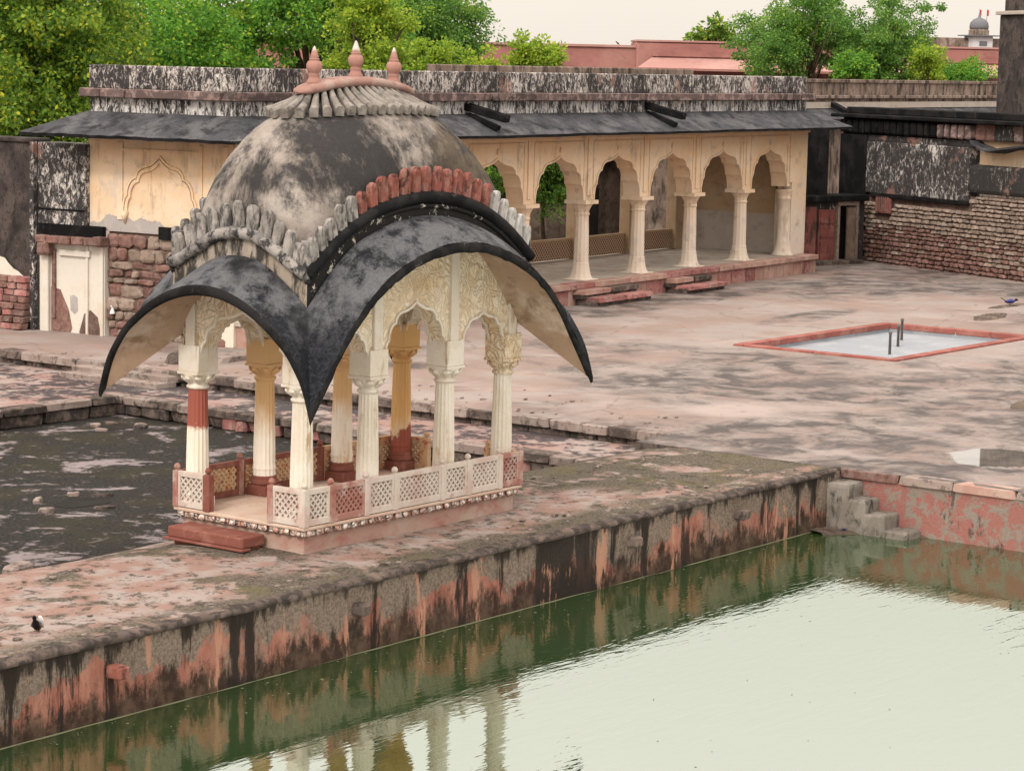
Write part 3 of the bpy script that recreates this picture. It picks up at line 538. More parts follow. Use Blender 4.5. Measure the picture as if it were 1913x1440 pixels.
# curved eave tables (height against distance from the middle)
T_OL = ([0, .24, .45, .63, .77, .87, .94, 1], [3.9, 3.82, 3.60, 3.27, 2.87, 2.47, 2.2, 1.96]); T_OS = ([0, .23, .43, .64, .82, .95, 1], [3.39, 3.335, 3.2, 2.96, 2.66, 2.25, 1.96])
T_IL = ([0, .25, .45, .66, .86, 1], [4.22, 4.17, 4.05, 3.84, 3.47, 3.15]); T_IS = ([0, .28, .6, .88, 1], [3.73, 3.69, 3.51, 3.27, 3.15])
T_ML = ([0, .3, .55, .78, 1], [4.46, 4.39, 4.22, 3.94, 3.56]); T_MS = ([0, .32, .6, .84, 1], [4.02, 3.96, 3.80, 3.64, 3.56])
OH, IH = .70, .08
def eave_pt(side, s, t, dz=0.):
    long = side in 'fb'; zo = pix(s, *(T_OL if long else T_OS)); zi = pix(s, *(T_IL if long else T_IS))
    hl = (LX/2 if long else LY/2); half = hl+IH+(OH-IH)*t; off = IH+(OH-IH)*t
    z = zi+(zo-zi)*t+(.06 if long else .0)*math.sin(math.pi*t)*(1-abs(s)**3)+dz
    a = s*half
    return {'f': (CX+a, -off, z), 'b': (CX-a, LY+off, z), 'l': (-off, CY-a, z), 'r': (LX+off, CY+a, z)}[side]
def soffit_pt(side, s, t):
    long = side in 'fb'; zo = pix(s, *(T_OL if long else T_OS))-.105; zi = pix(s, *(T_IL if long else T_IS))-.10-.33*s*s
    hl = (LX/2 if long else LY/2); off = -.12+(OH+.12)*t; a = s*(hl+off); z = zi+(zo-zi)*t+.05*math.sin(math.pi*t)*(1-s*s)
    return {'f': (CX+a, -off, z), 'b': (CX-a, LY+off, z), 'l': (-off, CY-a, z), 'r': (LX+off, CY+a, z)}[side]
ss = np.sign(np.linspace(-1, 1, 65))*np.abs(np.linspace(-1, 1, 65))**.85
for side in 'fblr':
    tt = np.linspace(0, 1, 12); m_ = MB()
    m_.grid([[eave_pt(side, s, t) for t in tt] for s in ss], 0, flip=True)
    th_ = lambda t: -.05-.035*t
    m_.grid([[soffit_pt(side, s, t) for t in np.linspace(0, .955, 12)] for s in ss], 1)
    m_.grid([[eave_pt(side, s, 1, -.000), eave_pt(side, s, 1.035, -.03), eave_pt(side, s, 1.035, -.10), eave_pt(side, s, 1.0, -.135-.03*abs(s)**6), eave_pt(side, s, .955, -.13), soffit_pt(side, s, .945)] for s in ss], 2, flip=True)
    m_.v = [(x+random.uniform(-.009, .009), y+random.uniform(-.009, .009), z+random.uniform(-.011, .011)) if max(-x, x-LX, -y, y-LY) > .69 and abs(x-CX)/(LX/2+OH) < .97 or max(-x, x-LX, -y, y-LY) > .74 else (x, y, z) for x, y, z in m_.v]
    m_.build('curved_eave', [M['eave'], M['eave_under'], M['edge_black']], CH, True)
    # neck wall between eave and moulding, then the roll moulding
    long = side in 'fb'; hl = LX/2 if long else LY/2
    def wallpt(s, off, z):
        a = s*(hl+off); return {'f': (CX+a, -off, z), 'b': (CX-a, LY+off, z), 'l': (-off, CY-a, z), 'r': (LX+off, CY+a, z)}[side]
    zi_ = lambda s: pix(s, *(T_IL if long else T_IS)); zm_ = lambda s: pix(s, *(T_ML if long else T_MS))
    MB().grid([[wallpt(s, .05, zi_(s)-.12), wallpt(s, .045, zm_(s)+.02)] for s in ss], flip=True).build('neck_wall', M['neck' if not long else 'mould'], CH, True)
    sec = [(.075*math.cos(a)*(1 if math.cos(a) > 0 else .6), .075*math.sin(a)) for a in np.linspace(0, 2*math.pi, 11)[:-1]]
    sgn = {'f': (0, -1, 0), 'b': (0, 1, 0), 'l': (-1, 0, 0), 'r': (1, 0, 0)}[side]
    rl = MB().sweep([wallpt(s, .06, zm_(s)) for s in ss], circ(.085, 10), up=sgn)
    rl.build('roll_moulding', M['edge_black' if long else 'mould_grey'], CH, True)
    if long: MB().sweep([wallpt(s, .05, zm_(s)-.115) for s in ss], circ(.035, 8), up=sgn).build('bead', M['mould' if long else 'mould_grey'], CH, True)
    # pilaster caps and backing above the roll, coloured dark to shade the petal gaps
    MB().grid([[wallpt(s, .03, zm_(s)), wallpt(s, .028, zm_(s)+.12)] for s in ss], flip=True).grid([[wallpt(s, .028, zm_(s)+.12), wallpt(s, -.12, zm_(s)+.14)] for s in ss], flip=True).build('petal_ledge', M['edge_black' if long else 'mould_grey'], CH, True)
# petals
def petal_mesh(mat, sd_):
    rr = random.Random(sd_); P = []; wv = rr.uniform(.9, 1.1)
    for i in range(11):
        u = -1+2*i/10; row = []
        for j in range(13):
            v = (0, .12, .26, .40, .52, .63, .72, .80, .87, .925, .965, .99, 1)[j]; top = math.sqrt(max(0, 1-max(0, (v-.55)/.45)**3.4))
            wd = .092*wv*(.90+.10*math.sin(min(1, v/.55)*math.pi/2))*(top*.985+.015)
            dep = .065*(1-u**4)**.9*(.55+.45*math.sin(math.pi*min(1, .25+v*.75)))*(.25+.75*top)-.018*math.exp(-(u/.22)**2)*(1 if v < .8 else 0)
            dep += .012*math.cos(9.4*u+.6*math.sin(v*5))*(1-u*u)*(1 if v < .93 else .2); row.append((u*wd+rr.uniform(-.006, .006), -dep-.11*max(0, v-.5)**1.5+.01+rr.uniform(-.004, .004), .36*v-.02-.02*max(0, v-.8)*u*rr.uniform(-1, 1)))
        P.append(row)
    B_ = [[(p[0]*.9, .035-.05*max(0, p[2]/.4-.45)**1.5, p[2]) for p in r] for r in P]
    m = MB().grid(P).grid(B_, flip=True)
    m.grid([P[0], B_[0]], flip=True).grid([P[-1], B_[-1]]).grid([[P[i][-1], B_[i][-1]] for i in range(11)])
    return m.mesh('petal', M[mat], True)
PET = {k: [petal_mesh(k, q) for q in range(8)] for k in ('petal_red', 'petal_grey', 'petal_white')}
def petals(side, n):
    long = side in 'fb'; hl = LX/2 if long else LY/2; T = T_ML if long else T_MS
    arc = [0]; S_ = np.linspace(-1, 1, 400); z = pix(S_, *T)
    for i in range(399): arc.append(arc[-1]+math.hypot((S_[i+1]-S_[i])*hl, z[i+1]-z[i]))
    for k in range(n):
        q = (k+.5)/n*arc[-1]; s = float(np.interp(q, arc, S_)); e = .02
        sl_ = float((pix(s+e, *T)-pix(s-e, *T))/(2*e*hl)); ang = math.atan(sl_)*.42
        a = s*hl; off = .045
        p = {'f': (CX+a, -off, 0), 'b': (CX-a, LY+off, 0), 'l': (-off, CY-a, 0), 'r': (LX+off, CY+a, 0)}[side]
        rz = {'f': 0, 'b': math.pi, 'l': -math.pi/2, 'r': math.pi/2}[side]
        if side == 'f': mt = 'petal_red' if -.62 < s < .60 else ('petal_white' if s > .6 else 'petal_grey')
        elif side == 'b': mt = 'petal_grey'
        else: mt = 'petal_grey'
        m = Matrix.Translation((p[0], p[1], float(pix(s, *T))+.06)) @ Matrix.Rotation(rz, 4, 'Z') @ Matrix.Rotation(-ang+R(random.uniform(-3, 3)), 4, 'Y') @ Matrix.Rotation(R(random.uniform(-2, 4)), 4, 'X')
        o = link('petal', random.choice(PET[mt]), CH); o.matrix_local = m @ Matrix.Diagonal((random.uniform(.92, 1.06), random.uniform(.9, 1.1), random.uniform(.88, 1.05), 1))
petals('f', 23); petals('b', 23); petals('l', 11); petals('r', 11)
for sx, sy in ((-1, -1), (1, -1), (-1, 1), (1, 1)):   # square blocks at the corners between the petals
    MB().box(-.07, .07, -.07, .07, 3.5, 3.98).build('corner_block', M['mould_grey'], CH, bevel=.015, loc=(CX+sx*(LX/2+.0), CY+sy*(LY/2+.0), 0))
# dome body
levels = [(3.3, 2.27, 1.13, 9), (3.6, 2.27, 1.13, 8), (3.9, 2.26, 1.13, 6), (4.2, 2.24, 1.12, 5), (4.45, 2.20, 1.11, 4), (4.7, 2.12, 1.07, 3.4), (4.95, 1.99, .98, 2.9), (5.15, 1.83, .86, 2.6), (5.32, 1.66, .72, 2.4), (5.47, 1.40, .52, 2.2), (5.53, 1.24, .37, 2.2), (5.62, 1.02, .20, 2.2), (5.70, .8, .06, 2.2), (5.8, .7, .03, 2.2)]
DX = 2.18
lz = np.array([l[0] for l in levels]); zs = np.concatenate([np.linspace(3.3, 5.8, 40)])
def dome_pt(a, z):
    A_, B_, N_ = (float(np.interp(z, lz, [l[k] for l in levels])) for k in (1, 2, 3)); c, s = math.cos(a), math.sin(a)
    r = (abs(c)**N_+abs(s)**N_)**(-1/N_); cx = CX+(DX-CX)*min(1, max(0, (z-4.2)/1.0))
    x = A_*r*c; return (cx+x, CY+B_*r*s, z+.10*max(0, min(1, (z-4.3)/1.2))*(1-1.6*(x/2.2)**2))
an = [2*math.pi*k/120 for k in range(120)]
def dome_z0(a):
    x, y, _ = dome_pt(a, 3.6); dx, dy = abs(x-CX)/2.27, abs(y-CY)/1.13
    return float(pix(min(1, dx), *T_ML) if dy >= dx else pix(min(1, dy), *T_MS))-.06
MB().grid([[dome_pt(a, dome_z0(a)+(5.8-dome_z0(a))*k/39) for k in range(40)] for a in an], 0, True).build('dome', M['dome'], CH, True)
# ribs under the ridge cap
NR = 38; per = []; S_ = np.linspace(0, 2*math.pi, 721); ptsr = [Vector(dome_pt(a, 5.44)) for a in S_]; arc = [0]
for i in range(720): arc.append(arc[-1]+(ptsr[i+1]-ptsr[i]).length)
for k in range(NR):
    a = float(np.interp((k+.5)/NR*arc[-1], arc, S_)); e = Vector(dome_pt(a, 5.44)); tx = DX+(e.x-DX)*.70; tp = Vector((max(DX-1.02, min(DX+1.02, tx)), CY+(e.y-CY)*.18, 0)); tp.z = 5.93-.13*((tp.x-DX)/1.05)**2
    out = Vector((e.x-tp.x, e.y-tp.y, 0)).normalized(); end = e+out*.06+Vector((0, 0, .075))
    path = []
    for j in range(8):
        u = j/7; p = tp.lerp(end, u); p.z = tp.z+(end.z-tp.z)*(u**.85)-.02*math.sin(math.pi*u); path.append(p)
    path.append(end+out*.03+Vector((0, 0, -.008)))
    up = Vector((0, 0, 1)); sec = [(-.052, -.08), (.052, -.08), (.055, .01), (.028, .045), (-.028, .045), (-.055, .01)]
    MB().sweep(path, sec, up=up, scale=[.55, .62, .7, .78, .86, .93, .98, 1.08, 1.08]).build('rib', M['rib'], CH, False, bevel=.006)
# ridge cap and finials
P = []
for i in range(25):
    u = -1+2*i/24; x = DX+u*1.17; k = (1-abs(u)**6)**.5*.85+.15; zc = 5.93-.15*u*u; row = []
    for a in np.linspace(0, 2*math.pi, 15)[:-1]:
        ca, sa = math.cos(a), math.sin(a); row.append((x, CY+.21*k*math.copysign(abs(ca)**.7, ca), zc+.075*k*math.copysign(abs(sa)**.8, sa)))
    P.append(row+[row[0]])
cp = MB().grid(P, flip=True); cp.f.append(tuple(range(14))); cp.mi.append(0); cp.f.append(tuple(24*15+k for k in range(14))[::-1]); cp.mi.append(0)
cp.build('ridge_cap', M['cap'], CH, True)
fp = [(.10, 0), (.10, .03), (.075, .07), (.07, .10), (.085, .12), (.06, .135), (.075, .15), (.105, .20), (.105, .25), (.085, .29), (.06, .305), (.07, .315), (.07, .325), (.055, .335), (.06, .345), (.045, .39), (.02, .46), (.006, .49)]
fin = MB().lathe(fp, 18).mesh('finial', M['finial'], True)
for u in (-.83, 0, .79): link('finial', fin, CH, (DX+u, CY, 5.985-.13*u*u))
# arched walls between the columns
def cusp(w, zs_, za, steps):
    pts = [(w, zs_)]; x, z = w, zs_
    for dx, dz in steps:
        x2, z2 = x-dx*w, z+dz*(za-zs_)
        for k in range(1, 6): a = k/5*math.pi/2; pts.append((x2+(x-x2)*math.cos(a), z+(z2-z)*math.sin(a)))
        x, z = x2, z2
    for k in range(1, 5): u = k/4; pts.append((x*(1-u), z+(za-z)*(.35*u+.65*u*u)))
    return pts
STEPS = ((.13, .38), (.21, .29), (.28, .19))
def arch_panel(mb, c, w, x0, x1, zs_, za, topf, y0, y1, steps=STEPS, mi=0, mis=0):
    h = cusp(w, zs_, za, steps); prof = [(c-a, z) for a, z in h]+[(c+a, z) for a, z in h[::-1][1:]]
    full = ([(x0, zs_)] if x0 < c-w-1e-6 else [])+prof+([(x1, zs_)] if x1 > c+w+1e-6 else [])
    for yy, fl in ((y0, False), (y1, True)):
        mb.grid([[(x, yy, z), (x, yy, max(z+.01, topf(x)))] for x, z in full], mi, flip=fl)
    mb.grid([[(x, y0, z), (x, y1, z)] for x, z in full], mis, flip=True)
    mb.grid([[(x, y0, topf(x)), (x, y1, topf(x))] for x, z in full], mi)
    return prof
def und(x): s = min(1, abs(x-CX)/(LX/2+IH)); return float(pix(s, *T_IL))-.04
def unds(y): s = min(1, abs(y-CY)/(LY/2+IH)); return float(pix(s, *T_IS))-.04
for yc, nm in ((.2, -1), (2.02, 1)):
    for i in range(3):
        a, b = CXS[i], CXS[i+1]; c = (a+b)/2; w_ = (b-a)/2-.155; za = 3.07 if i == 1 else 2.84
        ef = lambda x: min(und(x), 9)
        xl, xr = (a-.16 if i == 0 else a+.0), (b+.16 if i == 2 else b-.0)
        m_ = MB(); pr = arch_panel(m_, c, w_, xl, xr, 2.30, za, ef, yc-.12, yc+.12); aw = m_.build('arch_wall', M['cream_carved'], CH)
        for sg in (-1, 1): MB().sweep([(x, yc+sg*.125, z) for x, z in pr], rect(.018, .018), up=(0, sg, 0)).build('arch_trim', M['cream'], aw)
    for x in CXS: MB().box(x-.085, x+.085, yc-.165, yc+.165, 2.2, und(x)-.02).build('pilaster', M['cream'], CH, bevel=.012)
for xc in (.17, 4.36):
    m_ = MB(); h = []
    pr = arch_panel(m_, CY, .91-.155, .2, 2.02, 2.30, 3.0, unds, xc-.12, xc+.12)
    m_.v = [(y, x, z) for x, y, z in m_.v]; m_.f = [f[::-1] for f in m_.f]; aw = m_.build('arch_wall', M['cream_carved'], CH)
    for sg in (-1, 1): MB().sweep([(xc+sg*.125, x, z) for x, z in pr], rect(.018, .018), up=(sg, 0, 0)).build('arch_trim', M['cream'], aw)
    for y in CYS: MB().box(xc-.162, xc+.162, y-.082, y+.082, 2.2, unds(y)-.02).build('pilaster', M['cream'], CH, bevel=.012)
MB().box(.1, LX-.1, .1, LY-.1, 3.25, 3.31).build('ceiling', M['palace_in'], CH)
# balustrade: posts and pierced lattice panels
BT = .84
post_m = {k: MB().box(-.045, .045, -.045, .045, FL, BT).lathe([(.04, BT), (.02, BT+.012), (.042, BT+.03), (.048, BT+.055), (.03, BT+.085), (.006, BT+.095)], 10).mesh('baluster_post', M[k]) for k in ('jali', 'jali_red', 'red', 'jali_warm')}
def post(x, y, mat): link('baluster_post', post_m[mat], CH, (x, y, 0), bevel=.008)
def panel(p, q, mat, fr=None):
    p, q = Vector((*p, 0)), Vector((*q, 0)); d = q-p; L = d.length-.08; o_ = p+d*.5; rz = math.atan2(d.y, d.x); h0, h1 = FL+.01, BT-.02
    fm = MB().box(-L/2, L/2, -.034, .034, h0, h0+.085).box(-L/2, L/2, -.034, .034, h1-.05, h1+.02).box(-L/2, -L/2+.045, -.033, .033, h0+.085, h1-.05).box(L/2-.045, L/2, -.033, .033, h0+.085, h1-.05)
    po = fm.build('balustrade_panel', M[fr or mat], CH, bevel=.006, loc=o_, rz=rz)
    x0, x1, z0, z1 = -L/2+.04, L/2-.04, h0+.08, h1-.045; W_, H_ = x1-x0, z1-z0; pit_ = .095; m_ = MB(); k = -int(H_/pit_)-1
    while k*pit_ < W_:
        for sg in (0, 1):
            a = k*pit_; u0, u1 = max(0, a), min(W_, a+H_)
            if u1-u0 > .015:
                za, zb = u0-a, u1-a
                if sg: za, zb = H_-za, H_-zb
                m_.sweep([(x0+u0, 0, z0+za), (x0+u1, 0, z0+zb)], rect(.012, .02+.002*sg), up=(0, 1, 0))
        k += 1
    m_.build('lattice', M[mat], po)
fx = [0, .5, 1.19, 1.78, 2.77, 3.345, 4.05, 4.52]; fm_ = ['jali', 'jali_red', 'jali', 'jali', 'jali', 'jali', 'jali_red']
for i in range(7): panel((fx[i], .0), (fx[i+1], .0), fm_[i])
for i, x in enumerate(fx): post(x, .0, 'jali_red' if i in (1, 7) else 'jali')
bx_ = [0, 1.19, 1.78, 2.83, 3.35, 4.05, 4.52]; bm_ = ['jali_warm']*6
for i in range(6): panel((bx_[i], LY), (bx_[i+1], LY), 'jali_warm', 'red' if i < 3 else 'jali_warm')
for i, x in enumerate(bx_): post(x, LY, 'jali_red' if i != 3 else 'red')
panel((0, 0), (0, .55), 'jali'); post(0, .55, 'jali_red'); panel((0, 1.66), (0, LY), 'jali'); post(0, 1.66, 'red'); MB().box(-.05, .05, 1.6, 1.72, FL, BT+.0).build('end_slab', M['red'], CH, bevel=.01)
panel((LX, 0), (LX, .55), 'jali_warm'); post(LX, .55, 'jali_warm'); panel((LX, 1.66), (LX, LY), 'jali_warm'); post(LX, 1.66, 'jali_warm')
# ------------------------------------------------------------------ the arcade palace (local u along the front, v away from the court)
BR = R(4.88); B0 = (43.149, 18.038, 0)
U_ = Vector((math.cos(BR), math.sin(BR), 0)); V_ = Vector((-math.sin(BR), math.cos(BR), 0))
def wxyz(u, v, z): return Vector(B0)+U_*u+V_*v+Vector((0, 0, z))
PA = thing('arcade_palace', 'long cream arcaded palace with black stained parapet and slate eave', 'building', B0, BR)
UL, UR, VF, VB, PF = -27.3, 1.0, .5, 4.6, .55
pf = MB().box(UL+.1, UR-.02, .12, VB-.05, -.3, PF-.08).build('platform', M['pinkplaster'], PA)
MB().box(UL+.05, UR, .3, VB, PF-.08, PF-.004).build('floor', M['arcfloor'], pf)
u = UR
while u > -26:
    L = random.uniform(.9, 2.2); stone('edge_slab', random.choice(('platform', 'platform', 'platform_red')) if u < -5 else 'platform', pf, (u-L/2, .17, PF-.07), (L-.015, .46, .14), ch=.06, jit=.02)
    for k in range(2):
        L3 = L/2; stone('facing_stone', random.choice(('platform', 'platform', 'platform_red')), pf, (u-L3*(k+.5), .10, .2), (L3-.02, .12, .44), ch=.05, jit=.02)
    u -= L
def steps(u0, u1, lab):
    s_ = MB().box(u0, u1, -.62, .0, -.1, .15).build('front_steps', M['kerb_dark'], PA, bevel=.02)
    L = (u1-u0)/2
    for k in range(2):
        stone('step_slab', 'platform_red', s_, (u0+L*(k+.5), -.42, .16), (L-.02, .62, .12), ch=.07, jit=.03)
        stone('step_slab', 'kerb_dark' if k else 'platform', s_, (u0+L*(k+.5)-.15, -.14, .34), (L-.06, .42, .13), ch=.07, jit=.03)
        stone('riser_stone', 'kerb_dark', s_, (u0+L*(k+.5)-.15, -.10, .23), (L-.1, .40, .13), ch=.07, jit=.03)
steps(-13.6, -10.7, 0); steps(-8.7, -6.4, 0)
BAYS = [-24.45, -21.4, -18.4, -15.35, -12.36, -9.33, -6.3, -3.15, -.2]
cprof = [(.34, 0), (.34, .03), (.30, .07), (.26, .16), (.235, .28), (.215, .40), (.215, .44), (.20, .46), (.19, 1.2), (.178, 1.70), (.20, 1.72), (.20, 1.76), (.18, 1.78), (.195, 1.86), (.25, 1.96), (.29, 2.01)]
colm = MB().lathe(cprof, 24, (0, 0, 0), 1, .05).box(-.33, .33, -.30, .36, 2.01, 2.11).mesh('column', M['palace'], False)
def palace_col(u, v):
    c = link('column', colm, PA, (u, v, PF)); MB().box(-.36, .36, -.34, .34, 0, .03).build('column_base', M['palace'], c, bevel=.01, loc=(0, 0, 0)); return c
for u in BAYS[:-1]: palace_col(u, .62)
zt = lambda x: 4.42
for i in range(len(BAYS)-1):
    a, b = BAYS[i], BAYS[i+1]; c = (a+b)/2; m_ = MB()
    pr = arch_panel(m_, c, (b-a)/2-.27, a, b, 2.66, 3.84, zt, .45, .95, ((.11, .36), (.20, .30), (.29, .20)))
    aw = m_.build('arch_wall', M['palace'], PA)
    MB().sweep([(x, .44, z) for x, z in pr], rect(.022, .022), up=(0, -1, 0)).build('arch_trim', M['palace'], aw)
    MB().lathe([(.02, 0), (.05, .04), (.02, .10), (.004, .17)], 8, (c, .43, 3.93)).build('finial_boss', M['palace'], aw, True)
    MB().box(a+.24, b-.24, .425, .45, 4.16, 4.21).box(a+.22, a+.27, .425, .45, 2.8, 4.16).box(b-.27, b-.22, .425, .45, 2.8, 4.16).build('panel_frame', M['palace'], aw)
for u in BAYS: MB().box(u-.09, u+.09, .41, .45, 2.78, 4.30).build('pilaster_strip', M['palace'], PA, bevel=.01)
MB().box(UL, UR, .40, .46, 4.28, 4.44).build('frieze_band', M['palace'], PA, bevel=.01)
er = MB().box(-.02, UR-.02, .46, .95, PF, 4.42).build('end_pier', M['palace'], PA, bevel=.01)
MB().lathe(cprof, 16, (-.24, .60, PF)).build('half_column', M['palace'], er, True)
ew = MB().box(.45, UR-.03, .95, VB, PF, 4.42).build('end_wall', M['palace_in'], PA)
MB().box(.42, .45, 1.0, VB-.2, PF, 1.75).build('dado', M['dado'], ew)
m_ = MB(); pr = arch_panel(m_, 2.75, 1.2, 1.2, 4.3, 2.5, 3.7, lambda x: 4.1, .36, .45); m_.v = [(y, x, z) for x, y, z in m_.v]; m_.f = [f[::-1] for f in m_.f]; m_.build('niche_arch', M['palace_in'], ew)
for v in (1.02, 4.0): MB().box(.33, .45, v, v+.18, PF, 2.5).build('niche_jamb', M['palace'], ew, bevel=.01)
# rear side: posts, lintel and low pierced rails
for i, u in enumerate(BAYS): MB().box(u-.28, u+.28, 4.2, VB-.05, PF, 3.9).build('rear_post', M['palace_in'], PA, bevel=.01)
MB().box(-24.6, .45, 4.2, VB-.05, 3.9, 4.42).build('rear_lintel', M['palace_in'], PA)
for i in range(len(BAYS)-1):
    r_ = MB().box(BAYS[i]+.28, BAYS[i+1]-.28, 4.36, 4.42, PF+.03, 1.10).build('low_screen', M['screen'], PA)
    MB().box(BAYS[i]+.27, BAYS[i+1]-.27, 4.33, 4.45, 1.10, 1.18).build('screen_rail', M['palace_in'], r_, bevel=.008)
MB().box(UL+.5, UR-.2, .8, VB-.1, 4.42, 4.5).build('ceiling', M['palace_in'], PA)
# west part: solid wall with a blind cusped arch on the side face
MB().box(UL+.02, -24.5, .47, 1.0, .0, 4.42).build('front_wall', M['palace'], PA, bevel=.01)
sw = MB().box(UL, UL+.5, .5, 4.55, 2.33, 4.42).build('side_wall', M['palace'], PA)
h = cusp(.95, 2.75, 3.92, ((.10, .30), (.26, .32), (.30, .20))); pr = [(2.5-a, z) for a, z in h]+[(2.5+a, z) for a, z in h[::-1][1:]]
for k, (sc_, r_) in enumerate(((1, .035), (1.09, .022))):
    MB().sweep([(UL-.015, 2.5+(y-2.5)*sc_, 2.75+(z-2.75)*sc_) for y, z in pr], rect(r_, .03), up=(-1, 0, 0)).build('arch_trim', M['palace'], sw)
for y0, y1, z0, z1 in ((3.55, 3.70, 2.6, 4.3), (1.32, 1.42, 2.6, 4.3), (1.42, 3.55, 4.12, 4.17), (.62, .78, 2.4, 4.3)): MB().box(UL-.035, UL, y0, y1, z0, z1).build('panel_strip', M['palace'], sw, bevel=.008)
MB().sweep([(UL-.02, 3.48, 2.78), (UL-.05, 3.48, 2.68), (UL-.02, 3.48, 2.52)], circ(.09, 8), up=(1, 0, 0), scale=[1, .8, .2]).build('pendant', M['palace'], sw, True)
g_ = [(.6, 2.335), (1.5, 2.335), (2.9, 2.335), (4.3, 2.335), (4.5, 2.335)]; gt = [2.42, 2.98, 2.72, 2.95, 2.85]
P = [[(UL-.006, y, 2.332), (UL-.006, y, 2.58+.10*math.sin(y*2.1+.6)+.05*math.sin(y*5.3)+.03*math.sin(y*13)+random.uniform(-.02, .02))] for y in np.linspace(1.0, 4.5, 110)]
MB().grid(P).build('bare_patch', M['grey_plaster'], sw)
# lower stone courses of the side face
MB().box(UL+.06, UL+.5, .5, 4.0, -.4, 2.33).build('side_base', M['mortar'], PA)
z = -.3
while z < 2.28:
    hh = random.choice((.12, .14, .18, .22, .30)); hh = min(hh, 2.32-z); y = .55+random.uniform(0, .15)
    while y < 3.95:
        L = random.uniform(.18, .62); L = min(L, 4.0-y)
        if L > .1: stone('stone', random.choice(('redstone', 'redstone', 'palestone', 'palestone')), PA, (UL+.05+random.uniform(-.04, .05), y+L/2, z+hh/2), (.16, L-.03, hh-.025), ch=.2, jit=.11, tilt=.04)
        y += L
    z += hh
MB().box(UL-.06, UL+.05, 1.45, 2.5, 2.22, 2.50).build('painted_recess', M['black'], PA)  # black box on the wall face, painted shade of a recess
# eave slabs, bands, cornice, parapet
EO = 1.05
def hip(t, e=0.): return (UL-EO*t-e, UR+EO*t+e, VF-EO*t-e, VB+EO*t+e, 4.95-.48*t)
def eave_side(pa, pb, name):
    n = 60; tt = np.linspace(0, 1, 7); m_ = MB()
    f = lambda s, t, d: (lambda a, b: (a[0]+(b[0]-a[0])*s, a[1]+(b[1]-a[1])*s, a[2]+d+.006*math.sin(s*23+t*3)*t+.005*math.sin(s*71)*t))(pa(t), pb(t))
    A = [[f(s, t, 0) for t in tt] for s in np.linspace(0, 1, n)]; B_ = [[f(s, t, -.07) for t in tt] for s in np.linspace(0, 1, n)]
    m_.grid(A, 0, flip=True).grid(B_, 1).grid([[a[-1], b[-1]] for a, b in zip(A, B_)], 1, flip=True)
    m_.build(name, [M['eave_slab'], M['black']], PA)
eave_side(lambda t: (hip(t)[0], hip(t)[2], hip(t)[4]), lambda t: (hip(t)[1], hip(t)[2], hip(t)[4]), 'eave_slab')
eave_side(lambda t: (hip(t)[0], hip(t)[3], hip(t)[4]), lambda t: (hip(t)[0], hip(t)[2], hip(t)[4]), 'eave_slab')
eave_side(lambda t: (hip(t)[1], hip(t)[2], hip(t)[4]), lambda t: (hip(t)[1], hip(t)[3], hip(t)[4]), 'eave_slab')
MB().box(UL+.05, UR-.05, VF+.05, VB-.05, 4.4, 5.25).build('attic_band', M['lichen_band'], PA)
u = UL-.12
while u < UR+.1:
    L = min(random.uniform(.7, 2.6), UR+.12-u); stone('cornice_stone', 'cornice', PA, (u+L/2, VF+.02, 5.36), (L-.01, .42, .20), ch=.09, jit=.03); u += L
y = VF+.23
while y < VB:
    L = min(random.uniform(.7, 1.8), VB+.1-y); stone('cornice_stone', 'cornice', PA, (UL+.02, y+L/2, 5.36), (.42, L-.01, .20), ch=.09, jit=.03); y += L
MB().box(UL+.03, UR-.03, VF+.06, VF+.42, 5.45, 5.97).build('parapet', M['lichen'], PA, bevel=.03)
MB().box(UL+.03, UL+.4, VF+.42, VB-.02, 5.45, 5.97).build('parapet', M['lichen'], PA, bevel=.03)
MB().box(UL+.4, UR-.03, VF+.4, VB-.02, 5.2, 5.3).build('roof', M['brownwall'], PA)
MB().box(-14, UR-.4, VB-.3, VB-.02, 5.3, 6.12).build('rear_parapet', M['brownwall'], PA, bevel=.03)
for u in (-18.15, -9.15):
    s_ = MB().sweep([(u, .55, 5.13), (u, -.62, 4.86)], [(-.13, -.09), (.13, -.09), (.13, .09), (.08, .09), (.06, .02), (-.06, .02), (-.08, .09), (-.13, .09)]).build('rain_spout', M['black'], PA, bevel=.012)
    MB().sweep([(u-.06, .5, 4.93), (u-.06, -.42, 4.63)], rect(.09, .06)).build('spout_bracket', M['black'], s_, bevel=.012)
# ------------------------------------------------------------------ left: white blocked door, stained block, dark wall
WD = thing('blocked_door_wall', 'white plastered blocked doorway under a red stone lintel at far left', 'wall', B0, BR)
u0 = -27.44
MB().box(u0, u0+.6, 4.52, 5.95, 2.2, 4.22).build('stained_block', M['lichen_white'], WD, bevel=.03)
MB().box(u0-.02, u0+.02, 4.55, 5.9, 2.72, 2.76).build('ledge_line', M['black'], WD)
MB().box(u0-.03, u0+.1, 4.0, 5.9, 2.12, 2.42).build('black_band', M['black'], WD, bevel=.02)
for k in range(5): stone('lintel_stone', 'redstone', WD, (u0-.06, 4.25+.36*k, 2.08), (.36, .34, .17), ch=.12, jit=.06)
stone('carved_bracket', 'redstone', WD, (u0-.10, 5.62, 1.88), (.26, .34, .34), ch=.2, jit=.06); stone('lintel_stone', 'redstone', WD, (u0-.08, 4.05, 2.1), (.34, .3, .22), ch=.14, jit=.06)
MB().box(u0+.05, u0+.4, 4.0, 5.8, -.3, 2.1).build('door_blocking', M['white'], WD)
MB().box(u0+.0, u0+.05, 4.02, 4.10, -.1, 2.0).box(u0, u0+.05, 4.46, 4.52, 0, 2.0).build('door_reveal', M['white'], WD)
MB().box(u0-.02, u0+.05, 4.40, 5.3, 1.72, 1.86).build('door_cornice', M['white'], WD, bevel=.01)
